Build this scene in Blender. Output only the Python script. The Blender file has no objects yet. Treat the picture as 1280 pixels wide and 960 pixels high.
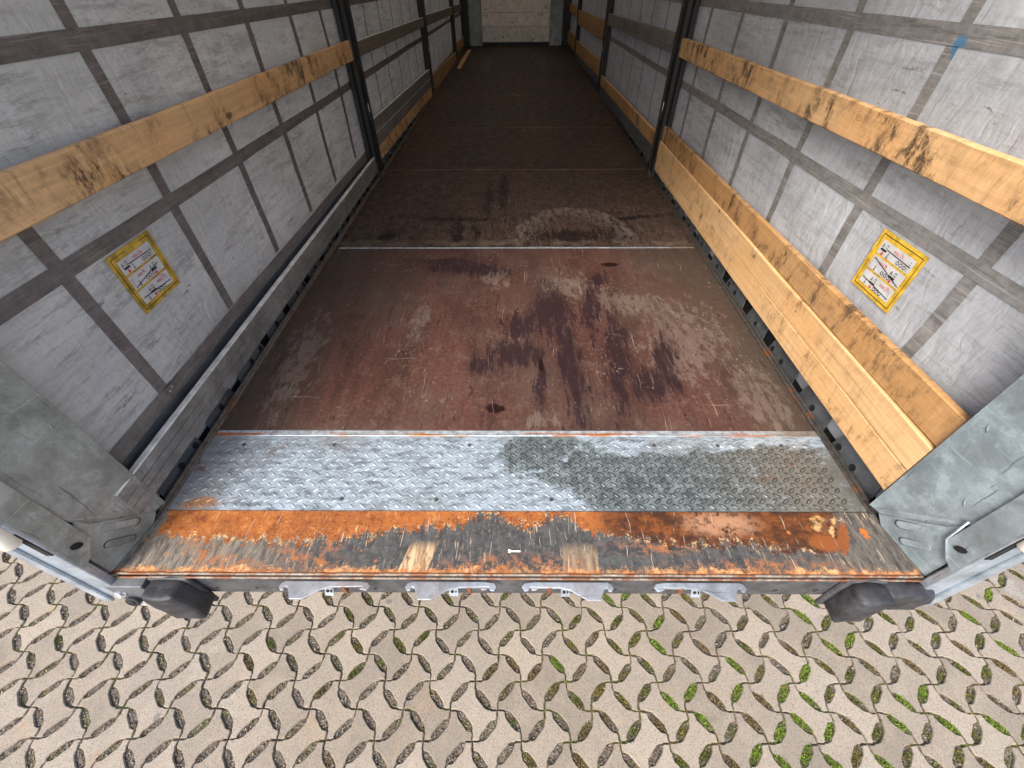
import bpy, bmesh, math, random
from mathutils import Vector, Matrix, noise as mnoise
random.seed(7)
sc = bpy.context.scene
C = sc.collection
R = math.radians

# ------------------------------------------------------------------ camera, sky, sun, exposure
def cam_axes(p, y, r):
    cp, sp = math.cos(p), math.sin(p)
    F = Vector((0, cp, -sp)); U = Vector((0, sp, cp)); X = Vector((1, 0, 0))
    X2 = math.cos(r)*X + math.sin(r)*U; U2 = -math.sin(r)*X + math.cos(r)*U
    Z = Matrix.Rotation(y, 3, 'Z')
    return Z@X2, Z@U2, Z@F
cx_, cu_, cf_ = cam_axes(0.783576, 0.0113673, -0.0071506)
cd = bpy.data.cameras.new('camera'); cam = bpy.data.objects.new('camera', cd); C.objects.link(cam)
m3 = Matrix((cx_, cu_, -cf_)).transposed()
cam.matrix_world = Matrix.Translation((0.0011, -0.5022, 1.34695)) @ m3.to_4x4()
cd.sensor_fit = 'HORIZONTAL'; cd.sensor_width = 36; cd.lens = 522.54/1280*36
cd.clip_start = 0.02; cd.clip_end = 3000
sc.camera = cam

SUN_EL, SUN_AZ = R(44), R(207)     # azimuth measured clockwise from +Y: sun behind and to the left
w = bpy.data.worlds.new('World'); sc.world = w; w.use_nodes = True
nt = w.node_tree; bg = nt.nodes['Background']
sky = nt.nodes.new('ShaderNodeTexSky'); sky.sky_type = 'NISHITA'; sky.sun_disc = False
sky.sun_elevation = SUN_EL; sky.sun_rotation = SUN_AZ; sky.dust_density = 3.0; sky.air_density = 1.0
nt.links.new(sky.outputs[0], bg.inputs[0]); bg.inputs[1].default_value = 0.15
sd = bpy.data.lights.new('sun', 'SUN'); sun = bpy.data.objects.new('sun', sd); C.objects.link(sun)
sd.energy = 1.5; sd.angle = R(22); sd.color = (1, .95, .88)
sv = Vector((math.sin(SUN_AZ)*math.cos(SUN_EL), math.cos(SUN_AZ)*math.cos(SUN_EL), math.sin(SUN_EL)))
sun.rotation_euler = sv.to_track_quat('Z', 'Y').to_euler()
sc.view_settings.view_transform = 'Standard'; sc.view_settings.look = 'None'
sc.view_settings.exposure = 1.4; sc.view_settings.gamma = 1; sc.view_settings.use_curve_mapping = False
try:
    sc.cycles.max_bounces = 7; sc.cycles.diffuse_bounces = 4; sc.cycles.glossy_bounces = 2; sc.cycles.transmission_bounces = 3
except Exception: pass

# ------------------------------------------------------------------ node helper
class G:
    def __init__(s, name):
        s.m = bpy.data.materials.new(name); s.m.use_nodes = True
        s.t = s.m.node_tree; s.p = s.t.nodes['Principled BSDF']; s.out = s.t.nodes['Material Output']
        s._obj = None
    def n(s, k, **kw):
        x = s.t.nodes.new(k)
        for a, b in kw.items(): setattr(x, a, b)
        return x
    def put(s, sock, v):
        if v is None: return
        if isinstance(v, bpy.types.NodeSocket): s.t.links.new(v, sock)
        else:
            if isinstance(v, (tuple, list)):
                if len(sock.default_value) == 4 and len(v) == 3: v = (*v, 1)
            elif hasattr(sock.default_value, '__len__'): v = (v,)*len(sock.default_value)
            sock.default_value = v
    def obj(s, rnd=False):
        if s._obj is None:
            s._obj = s.n('ShaderNodeTexCoord').outputs['Object']
        v = s._obj
        if rnd:
            oi = s.n('ShaderNodeObjectInfo').outputs['Random']
            c = s.n('ShaderNodeCombineXYZ')
            for i in range(3): s.put(c.inputs[i], s.math('MULTIPLY', oi, (37., 91., 53.)[i]))
            v = s.vm('ADD', v, c.outputs[0])
        return v
    def vm(s, op, a, b=None):
        x = s.n('ShaderNodeVectorMath', operation=op); s.put(x.inputs[0], a); s.put(x.inputs[1], b); return x.outputs[0]
    def map(s, v, sc_=(1, 1, 1), loc=(0, 0, 0), rot=(0, 0, 0)):
        x = s.n('ShaderNodeMapping'); s.put(x.inputs[0], v); s.put(x.inputs['Location'], loc)
        s.put(x.inputs['Rotation'], rot); s.put(x.inputs['Scale'], sc_); return x.outputs[0]
    def math(s, op, a, b=None, c=None, clamp=False):
        x = s.n('ShaderNodeMath', operation=op, use_clamp=clamp)
        s.put(x.inputs[0], a); s.put(x.inputs[1], b); s.put(x.inputs[2], c); return x.outputs[0]
    def noise(s, v, scale=5, det=4, rough=.55, dist=0, col=False):
        x = s.n('ShaderNodeTexNoise'); s.put(x.inputs['Vector'], v); s.put(x.inputs['Scale'], scale)
        s.put(x.inputs['Detail'], min(det, 6)); s.put(x.inputs['Roughness'], rough); s.put(x.inputs['Distortion'], dist)
        return x.outputs['Color' if col else 'Fac']
    def vor(s, v, scale=5, feat='F1', rnd=1, out='Distance'):
        x = s.n('ShaderNodeTexVoronoi', feature=feat); s.put(x.inputs['Vector'], v); s.put(x.inputs['Scale'], scale)
        s.put(x.inputs['Randomness'], rnd); return x.outputs[out]
    def step(s, v, lo, hi, a=0., b=1.):
        x = s.n('ShaderNodeMapRange', interpolation_type='SMOOTHSTEP'); s.put(x.inputs['Value'], v)
        s.put(x.inputs['From Min'], lo); s.put(x.inputs['From Max'], hi); s.put(x.inputs['To Min'], a); s.put(x.inputs['To Max'], b)
        return x.outputs[0]
    def mix(s, f, a, b, mode='MIX'):
        x = s.n('ShaderNodeMix', data_type='RGBA', blend_type=mode)
        s.put(x.inputs[0], f); s.put(x.inputs[6], a); s.put(x.inputs[7], b); return x.outputs[2]
    def xyz(s, v):
        x = s.n('ShaderNodeSeparateXYZ'); s.put(x.inputs[0], v); return x.outputs
    def mul(s, a, b): return s.math('MULTIPLY', a, b)
    def mx(s, a, b): return s.math('MAXIMUM', a, b)
    def blob(s, wv, cx, cy, rx, ry, ang=0, soft=.35):
        # an ellipse on the (x, y) of a warped coordinate; 1 inside, 0 outside
        v = s.vm('SUBTRACT', wv, (cx, cy, 0))
        v = s.map(v, rot=(0, 0, 0), sc_=(1, 1, 0)) if ang == 0 else s.map(v, rot=(0, 0, R(ang)), sc_=(1, 1, 0))
        v = s.vm('MULTIPLY', v, (1/rx, 1/ry, 0))
        l = s.n('ShaderNodeVectorMath', operation='LENGTH'); s.put(l.inputs[0], v)
        return s.step(l.outputs['Value'], 1+soft, 1-soft)
    def ragged(s, k, n, w=.9, lo=.62, hi=.82):
        # k: soft 0..1 field, n: 0..1 noise -> torn edged mask
        return s.step(s.math('ADD', k, s.mul(s.math('SUBTRACT', n, .5), w)), lo, hi)
    def warp(s, v, scale, amt, det=4):
        c = s.noise(v, scale, det, .6, col=True)
        c = s.vm('SUBTRACT', c, (.5, .5, .5)); c = s.vm('MULTIPLY', c, (amt,)*3)
        return s.vm('ADD', v, c)
    def attr(s, name, out='Fac'):
        return s.n('ShaderNodeAttribute', attribute_name=name).outputs[out]
    def fin(s, col=None, rough=None, metal=None, bump=None, bstr=.3, bdist=.01, spec=None):
        s.put(s.p.inputs['Base Color'], col); s.put(s.p.inputs['Roughness'], rough); s.put(s.p.inputs['Metallic'], metal)
        if spec is not None: s.put(s.p.inputs['Specular IOR Level'], spec)
        if bump is not None:
            b = s.n('ShaderNodeBump'); s.put(b.inputs['Height'], bump); s.put(b.inputs['Strength'], bstr); s.put(b.inputs['Distance'], bdist)
            s.t.links.new(b.outputs[0], s.p.inputs['Normal'])
        return s.m

# ------------------------------------------------------------------ materials
def m_plain(name, col, rough=.6, metal=0, var=.25, scale=18, bstr=.15):
    g = G(name); v = g.obj(True); n = g.noise(v, scale, 5, .6)
    c = g.mix(g.step(n, .3, .7), tuple(x*(1-var) for x in col), tuple(min(1, x*(1+var)) for x in col))
    return g.fin(c, rough, metal, n, bstr, .004)

def m_timber(name, base, dirt, burn):
    g = G(name); v = g.obj(True); wv = g.warp(v, 3.0, .02)
    grain = g.noise(g.map(wv, (60, 1.6, 60)), 1.0, 6, .65, .6)
    fine = g.noise(g.map(v, (300, 9, 300)), 1.0, 3, .6)
    c = g.mix(g.step(grain, .30, .70), tuple(x*.82 for x in base), tuple(min(1, x*1.10) for x in base))
    big = g.noise(v, 2.2, 3, .5)
    c = g.mix(g.step(big, .35, .7, 0, .5), c, (base[0]*1.05, base[1]*.86, base[2]*.62))
    # saw marks and worn pale scuffs
    sc1 = g.noise(g.map(wv, (8, 20, 10), rot=(.2, 0, 0)), 1.0, 8, .82)
    c = g.mix(g.step(sc1, .60, .70, 0, .45), c, (base[0]*1.15, base[1]*1.25, base[2]*1.5))
    c = g.mix(g.step(sc1, .42, .33, 0, .45*dirt), c, (.16, .085, .03))
    # knots
    kv = g.map(g.warp(v, 6, .03), (1, .5, 1)); kd = g.vor(kv, 5.5)
    kn = g.step(kd, .085, .05); ring = g.math('SINE', g.mul(kd, 170.)); rm = g.mul(g.step(kd, .2, .08), g.step(ring, .2, .9, 0, .5))
    c = g.mix(rm, c, (.30, .14, .045)); c = g.mix(g.mul(kn, .85), c, (.10, .045, .02))
    # burnt / rubber-black smudges
    b1 = g.noise(g.map(g.warp(v, 20, .012), (7, 15, 8), rot=(.25, 0, 0)), 1.0, 9, .84)
    b2 = g.noise(v, 2.5, 3, .6)
    bm_ = g.mul(g.step(b1, .605-.035*burn, .69-.035*burn), g.step(b2, .45, .56))
    halo = g.mul(g.step(b1, .50-.03*burn, .66-.03*burn), g.step(b2, .41, .56, 0, .55)); c = g.mix(halo, c, (.19, .10, .038))
    c = g.mix(g.mul(bm_, .82), c, (.035, .026, .020))
    cf = g.noise(g.map(g.warp(v, 9, .02), (5, 60, 8), rot=(.35, 0, 0)), 1.0, 7, .82); cg = g.step(g.noise(v, 5.5, 3, .6), .44, .6)
    c = g.mix(g.mul(cg, g.step(cf, .50, .66, 0, .55*min(1, dirt+.2))), c, (.15, .075, .028))
    c = g.mix(g.mul(cg, g.step(cf, .46, .34, 0, .5)), c, (min(1, base[0]*1.25), base[1]*1.4, base[2]*1.9))
    ps = g.xyz(v)[1]; crk = g.noise(g.map(g.warp(v, 2, .02), (1, .8, 55)), 1.0, 3, .55); c = g.mix(g.mul(g.step(crk, .70, .74), .5), c, (.16, .085, .035))
    d1 = g.noise(v, 9, 6, .7)
    c = g.mix(g.step(d1, .52, .72, 0, .75*dirt), c, (.12, .075, .04))
    h = g.math('ADD', g.mul(grain, .6), g.mul(fine, .4)); h = g.math('SUBTRACT', h, g.mul(bm_, .4))
    return g.fin(c, .72, 0, h, .35, .004)

def m_curtain(name, base, dirtk):
    g = G(name); v = g.obj(); p = g.xyz(v)
    n1 = g.noise(g.map(v, (1, 2.0, 5)), 1.0, 5, .6, .3)
    n2 = g.noise(g.map(g.warp(v, 9, .012), (1, 5, 38), rot=(.1, 0, 0)), 1.0, 8, .82)
    n3 = g.noise(v, 1.3, 3, .5)
    c = g.mix(g.step(n1, .3, .7), tuple(x*.84 for x in base), tuple(x*1.08 for x in base))
    c = g.mix(g.mul(g.step(n2, .50, .61), g.step(n3, .36, .60, .15, .62*dirtk)), c, (.25, .245, .235))
    sm = g.noise(g.map(g.warp(v, 15, .012), (1, 8, 26), rot=(.5, 0, 0)), 1.0, 9, .86)
    c = g.mix(g.mul(g.step(sm, .58, .64, 0, .6*dirtk), g.step(g.noise(v, 2.1, 3), .42, .6)), c, (.12, .115, .11))
    bl = g.noise(g.map(g.warp(v, 6, .02), (1, 4, 30), rot=(.15, 0, 0)), 1.0, 9, .82); b0 = g.noise(g.map(v, (1, 2.5, 4)), 1.0, 3, .5)
    c = g.mix(g.mul(g.step(bl, .49, .60), g.step(b0, .42, .62, .12, .62*dirtk)), c, (.25, .245, .235))
    xh = g.noise(g.map(g.warp(v, 12, .02), (1, 70, 70), rot=(.7, 0, 0)), 1.0, 5, .85); c = g.mix(g.step(xh, .56, .66, 0, .30*dirtk), c, (.24, .235, .225))
    dsm = g.noise(g.map(g.warp(v, 22, .02), (1, 7, 34), rot=(.3, 0, 0)), 1.0, 8, .84); c = g.mix(g.mul(g.step(dsm, .60, .65), g.step(g.noise(v, 3.7, 2), .52, .62, 0, .85*dirtk)), c, (.095, .09, .085))
    hs = g.noise(g.map(g.warp(v, 5, .03), (1, 9, 85), rot=(.2, 0, 0)), 1.0, 6, .8); c = g.mix(g.mul(g.step(hs, .55, .68), g.step(n3, .4, .6, .15, .55)), c, (.20, .195, .19))
    vs_ = g.noise(g.map(g.warp(v, 5, .03), (1, 60, 7), rot=(-.15, 0, 0)), 1.0, 5, .8); c = g.mix(g.step(vs_, .60, .70, 0, .35*dirtk), c, (.72, .72, .73))
    # thin scratches
    s1 = g.noise(g.map(g.warp(v, 2, .1), (1, 3, 190), rot=(.25, 0, 0)), 1.0, 2, .5)
    s2 = g.noise(g.map(g.warp(v, 3, .1), (1, 160, 4), rot=(-.3, 0, 0)), 1.0, 2, .5)
    gate = g.step(g.noise(v, 4, 2, .5), .5, .62)
    c = g.mix(g.mul(g.step(s1, .69, .73), g.mul(gate, .6)), c, (.66, .66, .67))
    c = g.mix(g.mul(g.step(s2, .68, .73), g.mul(gate, .55)), c, (.10, .10, .10))
    # cloth turns darker brown grey towards the lower hem
    c = g.mix(g.step(p[2], .42, .12, 0, .35*dirtk), c, (.16, .145, .13))
    cr = g.noise(g.map(g.warp(v, 2.5, .15), (1, 7, 3), rot=(.5, 0, 0)), 1.0, 4, .6)
    h = g.math('ADD', g.mul(n1, .8), g.math('ADD', g.mul(sm, .25), g.mul(g.math('ABSOLUTE', g.math('SUBTRACT', cr, .5)), 2.5)))
    g.fin(c, .5, 0, h, .45, .012)
    # PVC cloth lets a little daylight through
    tr = g.n('ShaderNodeBsdfTranslucent'); g.put(tr.inputs[0], g.mix(.5, c, (.75, .75, .78)))
    ms = g.n('ShaderNodeMixShader'); ms.inputs[0].default_value = .025
    g.t.links.new(g.p.outputs[0], ms.inputs[1]); g.t.links.new(tr.outputs[0], ms.inputs[2]); g.t.links.new(ms.outputs[0], g.out.inputs[0])
    return g.m

def m_belt(name, base, blue=False):
    g = G(name); v = g.obj(); n = g.noise(v, 26, 6, .75); n2 = g.noise(g.map(v, (1, 5, 60)), 1.0, 6, .8)
    c = g.mix(g.step(n, .3, .7), tuple(x*.75 for x in base), tuple(x*1.25 for x in base))
    c = g.mix(g.step(n2, .50, .64, 0, .65), c, tuple(x*.42 for x in base)); sc_ = g.noise(g.map(g.warp(v, 4, .02), (1, 4, 220)), 1.0, 2, .5); c = g.mix(g.step(sc_, .60, .68, 0, .45), c, tuple(min(1, x*2.1) for x in base))
    n3 = g.noise(g.map(v, (1, 30, 4)), 1.0, 4, .7)
    c = g.mix(g.step(n3, .62, .75, 0, .5), c, tuple(min(1, x*1.7) for x in base))
    if blue:
        b = g.noise(v, 3.1, 3, .5)
        vv = g.warp(v, 14, .05); p = g.xyz(vv)
        d = g.math('ADD', g.math('POWER', g.math('SUBTRACT', p[1], 1.05), 2), g.math('POWER', g.math('SUBTRACT', p[2], 1.175), 2))
        c = g.mix(g.step(d, .0011, .0003, 0, .75), c, (.04, .20, .38))
        c = g.mix(g.step(b, .60, .72, 0, .4), c, (.10, .19, .25))
    return g.fin(c, .55, 0, n, .25, .004)

def m_steel(name, base, dark=.5, dirtc=(.09, .08, .065), metal=.35, rough=.5):
    g = G(name); v = g.obj(True)
    n = g.noise(v, 7, 8, .7, .4); n2 = g.noise(v, 45, 4, .65); n3 = g.noise(v, 2.3, 4, .6)
    sp = g.vor(g.warp(v, 30, .02), 26, out='Color'); spx = g.xyz(sp)[0]; cl_ = g.noise(g.warp(v, 4, .15), 14, 9, .8)
    c = g.mix(g.step(n, .3, .72), tuple(x*(1-.45*dark) for x in base), tuple(min(1, x*1.15) for x in base))
    c = g.mix(g.mul(spx, .22), c, tuple(x*.7 for x in base)); c = g.mix(g.step(cl_, .50, .64, 0, .6), c, tuple(min(1, x*1.35) for x in base)); c = g.mix(g.step(cl_, .48, .36, 0, .6), c, tuple(x*.55 for x in base))
    c = g.mix(g.step(n3, .45, .75, 0, .6*dark), c, dirtc)
    s1 = g.noise(g.map(g.warp(v, 3, .05), (2, 3, 170), rot=(.6, 0, 0)), 1.0, 2, .5)
    s2 = g.noise(g.map(g.warp(v, 3, .05), (2, 150, 5), rot=(-.4, 0, 0)), 1.0, 2, .5)
    c = g.mix(g.step(s1, .69, .73, 0, .45), c, tuple(min(1, x*1.7) for x in base))
    c = g.mix(g.step(s2, .68, .72, 0, .6), c, (.05, .05, .05))
    c = g.mix(g.step(n2, .66, .76, 0, .5), c, dirtc)
    return g.fin(c, g.step(n, .3, .7, rough-.1, rough+.15), metal, g.math('ADD', g.mul(n, .5), g.mul(n2, .3)), .3, .004)

def m_rustedge(name, base, amt):
    g = G(name); v = g.obj(); n = g.noise(g.map(v, (8, 5, 8)), 1.0, 8, .75); n2 = g.noise(v, 60, 4, .7)
    c = g.mix(g.step(n2, .3, .7), tuple(x*.6 for x in base), tuple(x*1.4 for x in base))
    r = g.mix(n2, (.07, .024, .010), (.27, .10, .035))
    c = g.mix(g.step(n, .60-amt*.18, .70-amt*.18), c, r)
    hi = g.noise(g.map(v, (20, 12, 20)), 1.0, 5, .7)
    c = g.mix(g.step(hi, .66, .74, 0, .6), c, (.5, .42, .33))
    return g.fin(c, .6, .1, n2, .5, .004)

def m_ply():
    g = G('worn_plywood'); v = g.obj(); p = g.xyz(v); Y = p[1]
    wv = g.warp(v, 7, .10, 8); wv2 = g.warp(v, 16, .05, 6)
    sv_ = g.warp(g.vm('MULTIPLY', v, (1, .22, 1)), 2.0, .03)
    fib = g.noise(g.map(v, (160, 3.5, 1)), 1.0, 5, .6)
    lg = g.noise(g.map(v, (5, 1.1, 1)), 1.0, 7, .68, .6)
    med = g.noise(v, 11, 8, .72, .3)
    big = g.noise(v, 1.6, 4, .55)
    str1 = g.noise(g.map(g.warp(v, 9, .03), (42, 5.5, 1)), 1.0, 8, .78)       # streaks along the drive-in direction
    str2 = g.noise(g.map(g.warp(v, 14, .04), (26, 11, 1), rot=(0, 0, .3)), 1.0, 9, .80)
    c = g.mix(g.step(lg, .34, .66), (.050, .024, .020), (.106, .046, .035))
    c = g.mix(g.step(fib, .40, .62, 0, .5), c, (.045, .022, .018))
    hf = g.noise(v, 60, 5, .8); nr_ = g.step(Y, 4.2, 2.6, .15, 1.); c = g.mix(g.mul(nr_, g.step(hf, .50, .68, 0, .5)), c, (.20, .10, .075)); c = g.mix(g.mul(nr_, g.step(hf, .48, .34, 0, .5)), c, (.035, .016, .013))
    c = g.mix(g.step(big, .42, .66, 0, .65), c, (.085, .060, .048))          # grey-brown trodden dust
    c = g.mix(g.step(med, .50, .72, 0, .6), c, (.14, .085, .065))
    xo = g.math('ABSOLUTE', p[0])
    c = g.mix(g.step(g.math('ADD', xo, g.mul(big, .5)), 1.0, 1.45, 0, .8), c, (.060, .046, .036))
    # deeper inside, older boards: greyer brown
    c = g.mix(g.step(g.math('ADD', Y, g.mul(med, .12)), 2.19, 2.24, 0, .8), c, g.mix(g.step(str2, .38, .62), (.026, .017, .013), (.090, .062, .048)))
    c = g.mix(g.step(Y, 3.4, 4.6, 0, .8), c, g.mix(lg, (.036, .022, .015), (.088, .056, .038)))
    oi = g.n('ShaderNodeObjectInfo').outputs['Random']                         # every board has aged a little differently
    c = g.mix(g.mul(g.step(Y, 2.1, 2.2), g.mul(oi, .55)), c, (.030, .020, .015))
    sh = g.noise(g.map(v, (1.3, .55, 1)), 1.0, 3, .5); c = g.mix(g.mul(g.step(Y, 2.4, 4), g.step(sh, .46, .62, 0, .5)), c, (.095, .058, .040))
    def field(L, sf):
        k = None
        for b in L:
            q = g.blob(wv, *b, soft=sf); k = q if k is None else g.mx(k, q)
        return k
    pk = field([(.33, 1.68, .16, .15, 0), (.62, 1.50, .34, .12, 10), (-1.05, 1.0, .10, .4, 0), (.85, 1.15, .22, .35, 20), (-.12, 1.78, .10, .12, 0), (.12, .64, .09, .05, 0), (1.08, .75, .12, .2, 0), (-.52, 1.35, .05, .16, 0), (.27, 1.22, .03, .10, 0), (.07, 1.30, .05, .05, 0)], .9)
    c = g.mix(g.mul(g.ragged(pk, str2, 4.5, .50, 1.0), .62), c, g.mix(med, (.105, .080, .066), (.22, .172, .140)))
    # purple-black ink like stains
    dk = field([(.20, 1.42, .11, .22, 0), (.26, 1.02, .06, .42, -3), (.00, 1.06, .15, .10, 0), (.03, 1.28, .10, .12, 0), (-.28, 1.88, .26, .07, 6), (-.42, 1.96, .16, .05, 0), (.50, 1.05, .06, .36, 6), (.42, 1.45, .05, .22, 8),
              (.62, .84, .12, .10, 0), (.12, .84, .025, .14, 0), (.72, 1.0, .05, .2, 10), (.50, 1.75, .05, .08, 25), (-.16, .98, .07, .07, 0)], .95)
    dm = g.ragged(dk, str1, 4.2, .48, .72)
    c = g.mix(g.mul(dm, .90), c, g.mix(med, (.010, .006, .008), (.030, .017, .019)))
    c = g.mix(g.mul(dk, .52), c, (.030, .014, .017))
    al2 = g.step(g.noise(g.map(g.warp(v, 6, .03), (13, 1.6, 1)), 1.0, 8, .75), .53, .62, 0, .5); c = g.mix(g.mul(al2, g.step(g.noise(v, 1.9, 3), .42, .6)), c, (.036, .018, .020))
    dk2 = field([(-.90, 2.36, .07, .07, 0), (-.50, 2.62, .30, .035, 3), (-.42, 2.46, .05, .16, 0), (-.28, 2.40, .035, .12, 0), (.36, 2.34, .28, .10, 0), (.10, 2.45, .03, .30, 0), (.72, 2.38, .13, .14, 0), (-.22, 2.95, .03, .3, 0), (.85, 2.62, .30, .03, -12), (.0, 2.19, .9, .02, 0), (-.1, 3.2, .05, .4, 0)], .9)
    c = g.mix(g.mul(g.ragged(dk2, str1, 4.5, .46, .72), .88), c, (.010, .006, .006))
    ar = g.vm('MULTIPLY', g.vm('SUBTRACT', wv, (.42, 2.30, 0)), (1/.42, 1/.52, 0)); al = g.n('ShaderNodeVectorMath', operation='LENGTH'); g.put(al.inputs[0], g.map(ar, (1, 1, 0)))
    c = g.mix(g.mul(g.mul(g.step(al.outputs['Value'], 1.06, .98), g.step(al.outputs['Value'], .55, .95)), g.mul(g.step(Y, 2.22, 2.3), g.step(str2, .42, .56, .05, .9))), c, (.15, .12, .10))
    vd = None
    for b in [(-.085, .70, .040, .026, 0), (.60, 1.93, .055, .028, 0), (.40, 2.27, .07, .022, 0), (-.93, 2.31, .045, .045, 0), (-.40, 2.30, .035, .06, 0), (.125, .98, .012, .05, 0)]:
        k = g.blob(g.warp(v, 34, .035, 5), *b, soft=.18); vd = k if vd is None else g.mx(vd, k)
    c = g.mix(g.mul(vd, .94), c, (.012, .003, .003))
    # peeled film: short pale flecks, clustered
    fl = g.noise(g.map(g.warp(v, 40, .02), (85, 32, 1), rot=(0, 0, .12)), 1.0, 4, .7)
    cl = g.noise(v, 3.3, 5, .65); hz = g.step(g.math('ABSOLUTE', g.math('SUBTRACT', Y, 2.7)), .75, .2, 0, .06)
    fm = g.mul(g.step(fl, .575, .64), g.step(g.math('ADD', cl, hz), .52, .63))
    c = g.mix(g.mul(fm, g.step(Y, 3.2, 6, .75, .15)), c, (.30, .225, .18))
    # scratches along and across the drive-in direction
    gate = g.step(g.noise(v, 2.6, 3, .6), .44, .60)
    for (mx_, ro, lo, cc, st) in [((150, 1.6, 1), .05, .69, (.34, .27, .23), .75), ((110, 2.5, 1), -.16, .70, (.30, .22, .18), .7), ((3, 90, 1), .25, .71, (.26, .20, .17), .6), ((90, 3, 1), .5, .71, (.28, .22, .18), .6), ((130, 2, 1), 0., .70, (.015, .01, .01), .6)]:
        s_ = g.noise(g.map(g.warp(v, 1.7, .12), mx_, rot=(0, 0, ro)), 1.0, 2, .5)
        c = g.mix(g.mul(g.step(s_, lo, lo+.03), g.mul(gate, st)), c, cc)
    dots = g.vor(g.warp(v, 9, .05), 42); dg = g.step(g.noise(v, 5, 2), .50, .6)
    c = g.mix(g.mul(g.step(dots, .12, .06), g.mul(dg, .55)), c, (.38, .30, .25))
    # rubbed pale band just in front of the first cross joint
    k = g.mul(g.step(g.math('ABSOLUTE', g.math('SUBTRACT', Y, 2.21)), .09, .01), g.step(med, .42, .62, 0, .6)); c = g.mix(k, c, (.17, .13, .10))
    h = g.math('ADD', g.mul(fib, .25), g.math('ADD', g.mul(med, .5), g.mul(fm, .5)))
    ro = g.step(med, .3, .7, .42, .66)
    return g.fin(c, g.math('SUBTRACT', ro, g.mul(dk, .12)), 0, h, .5, .005, spec=.24)

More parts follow.
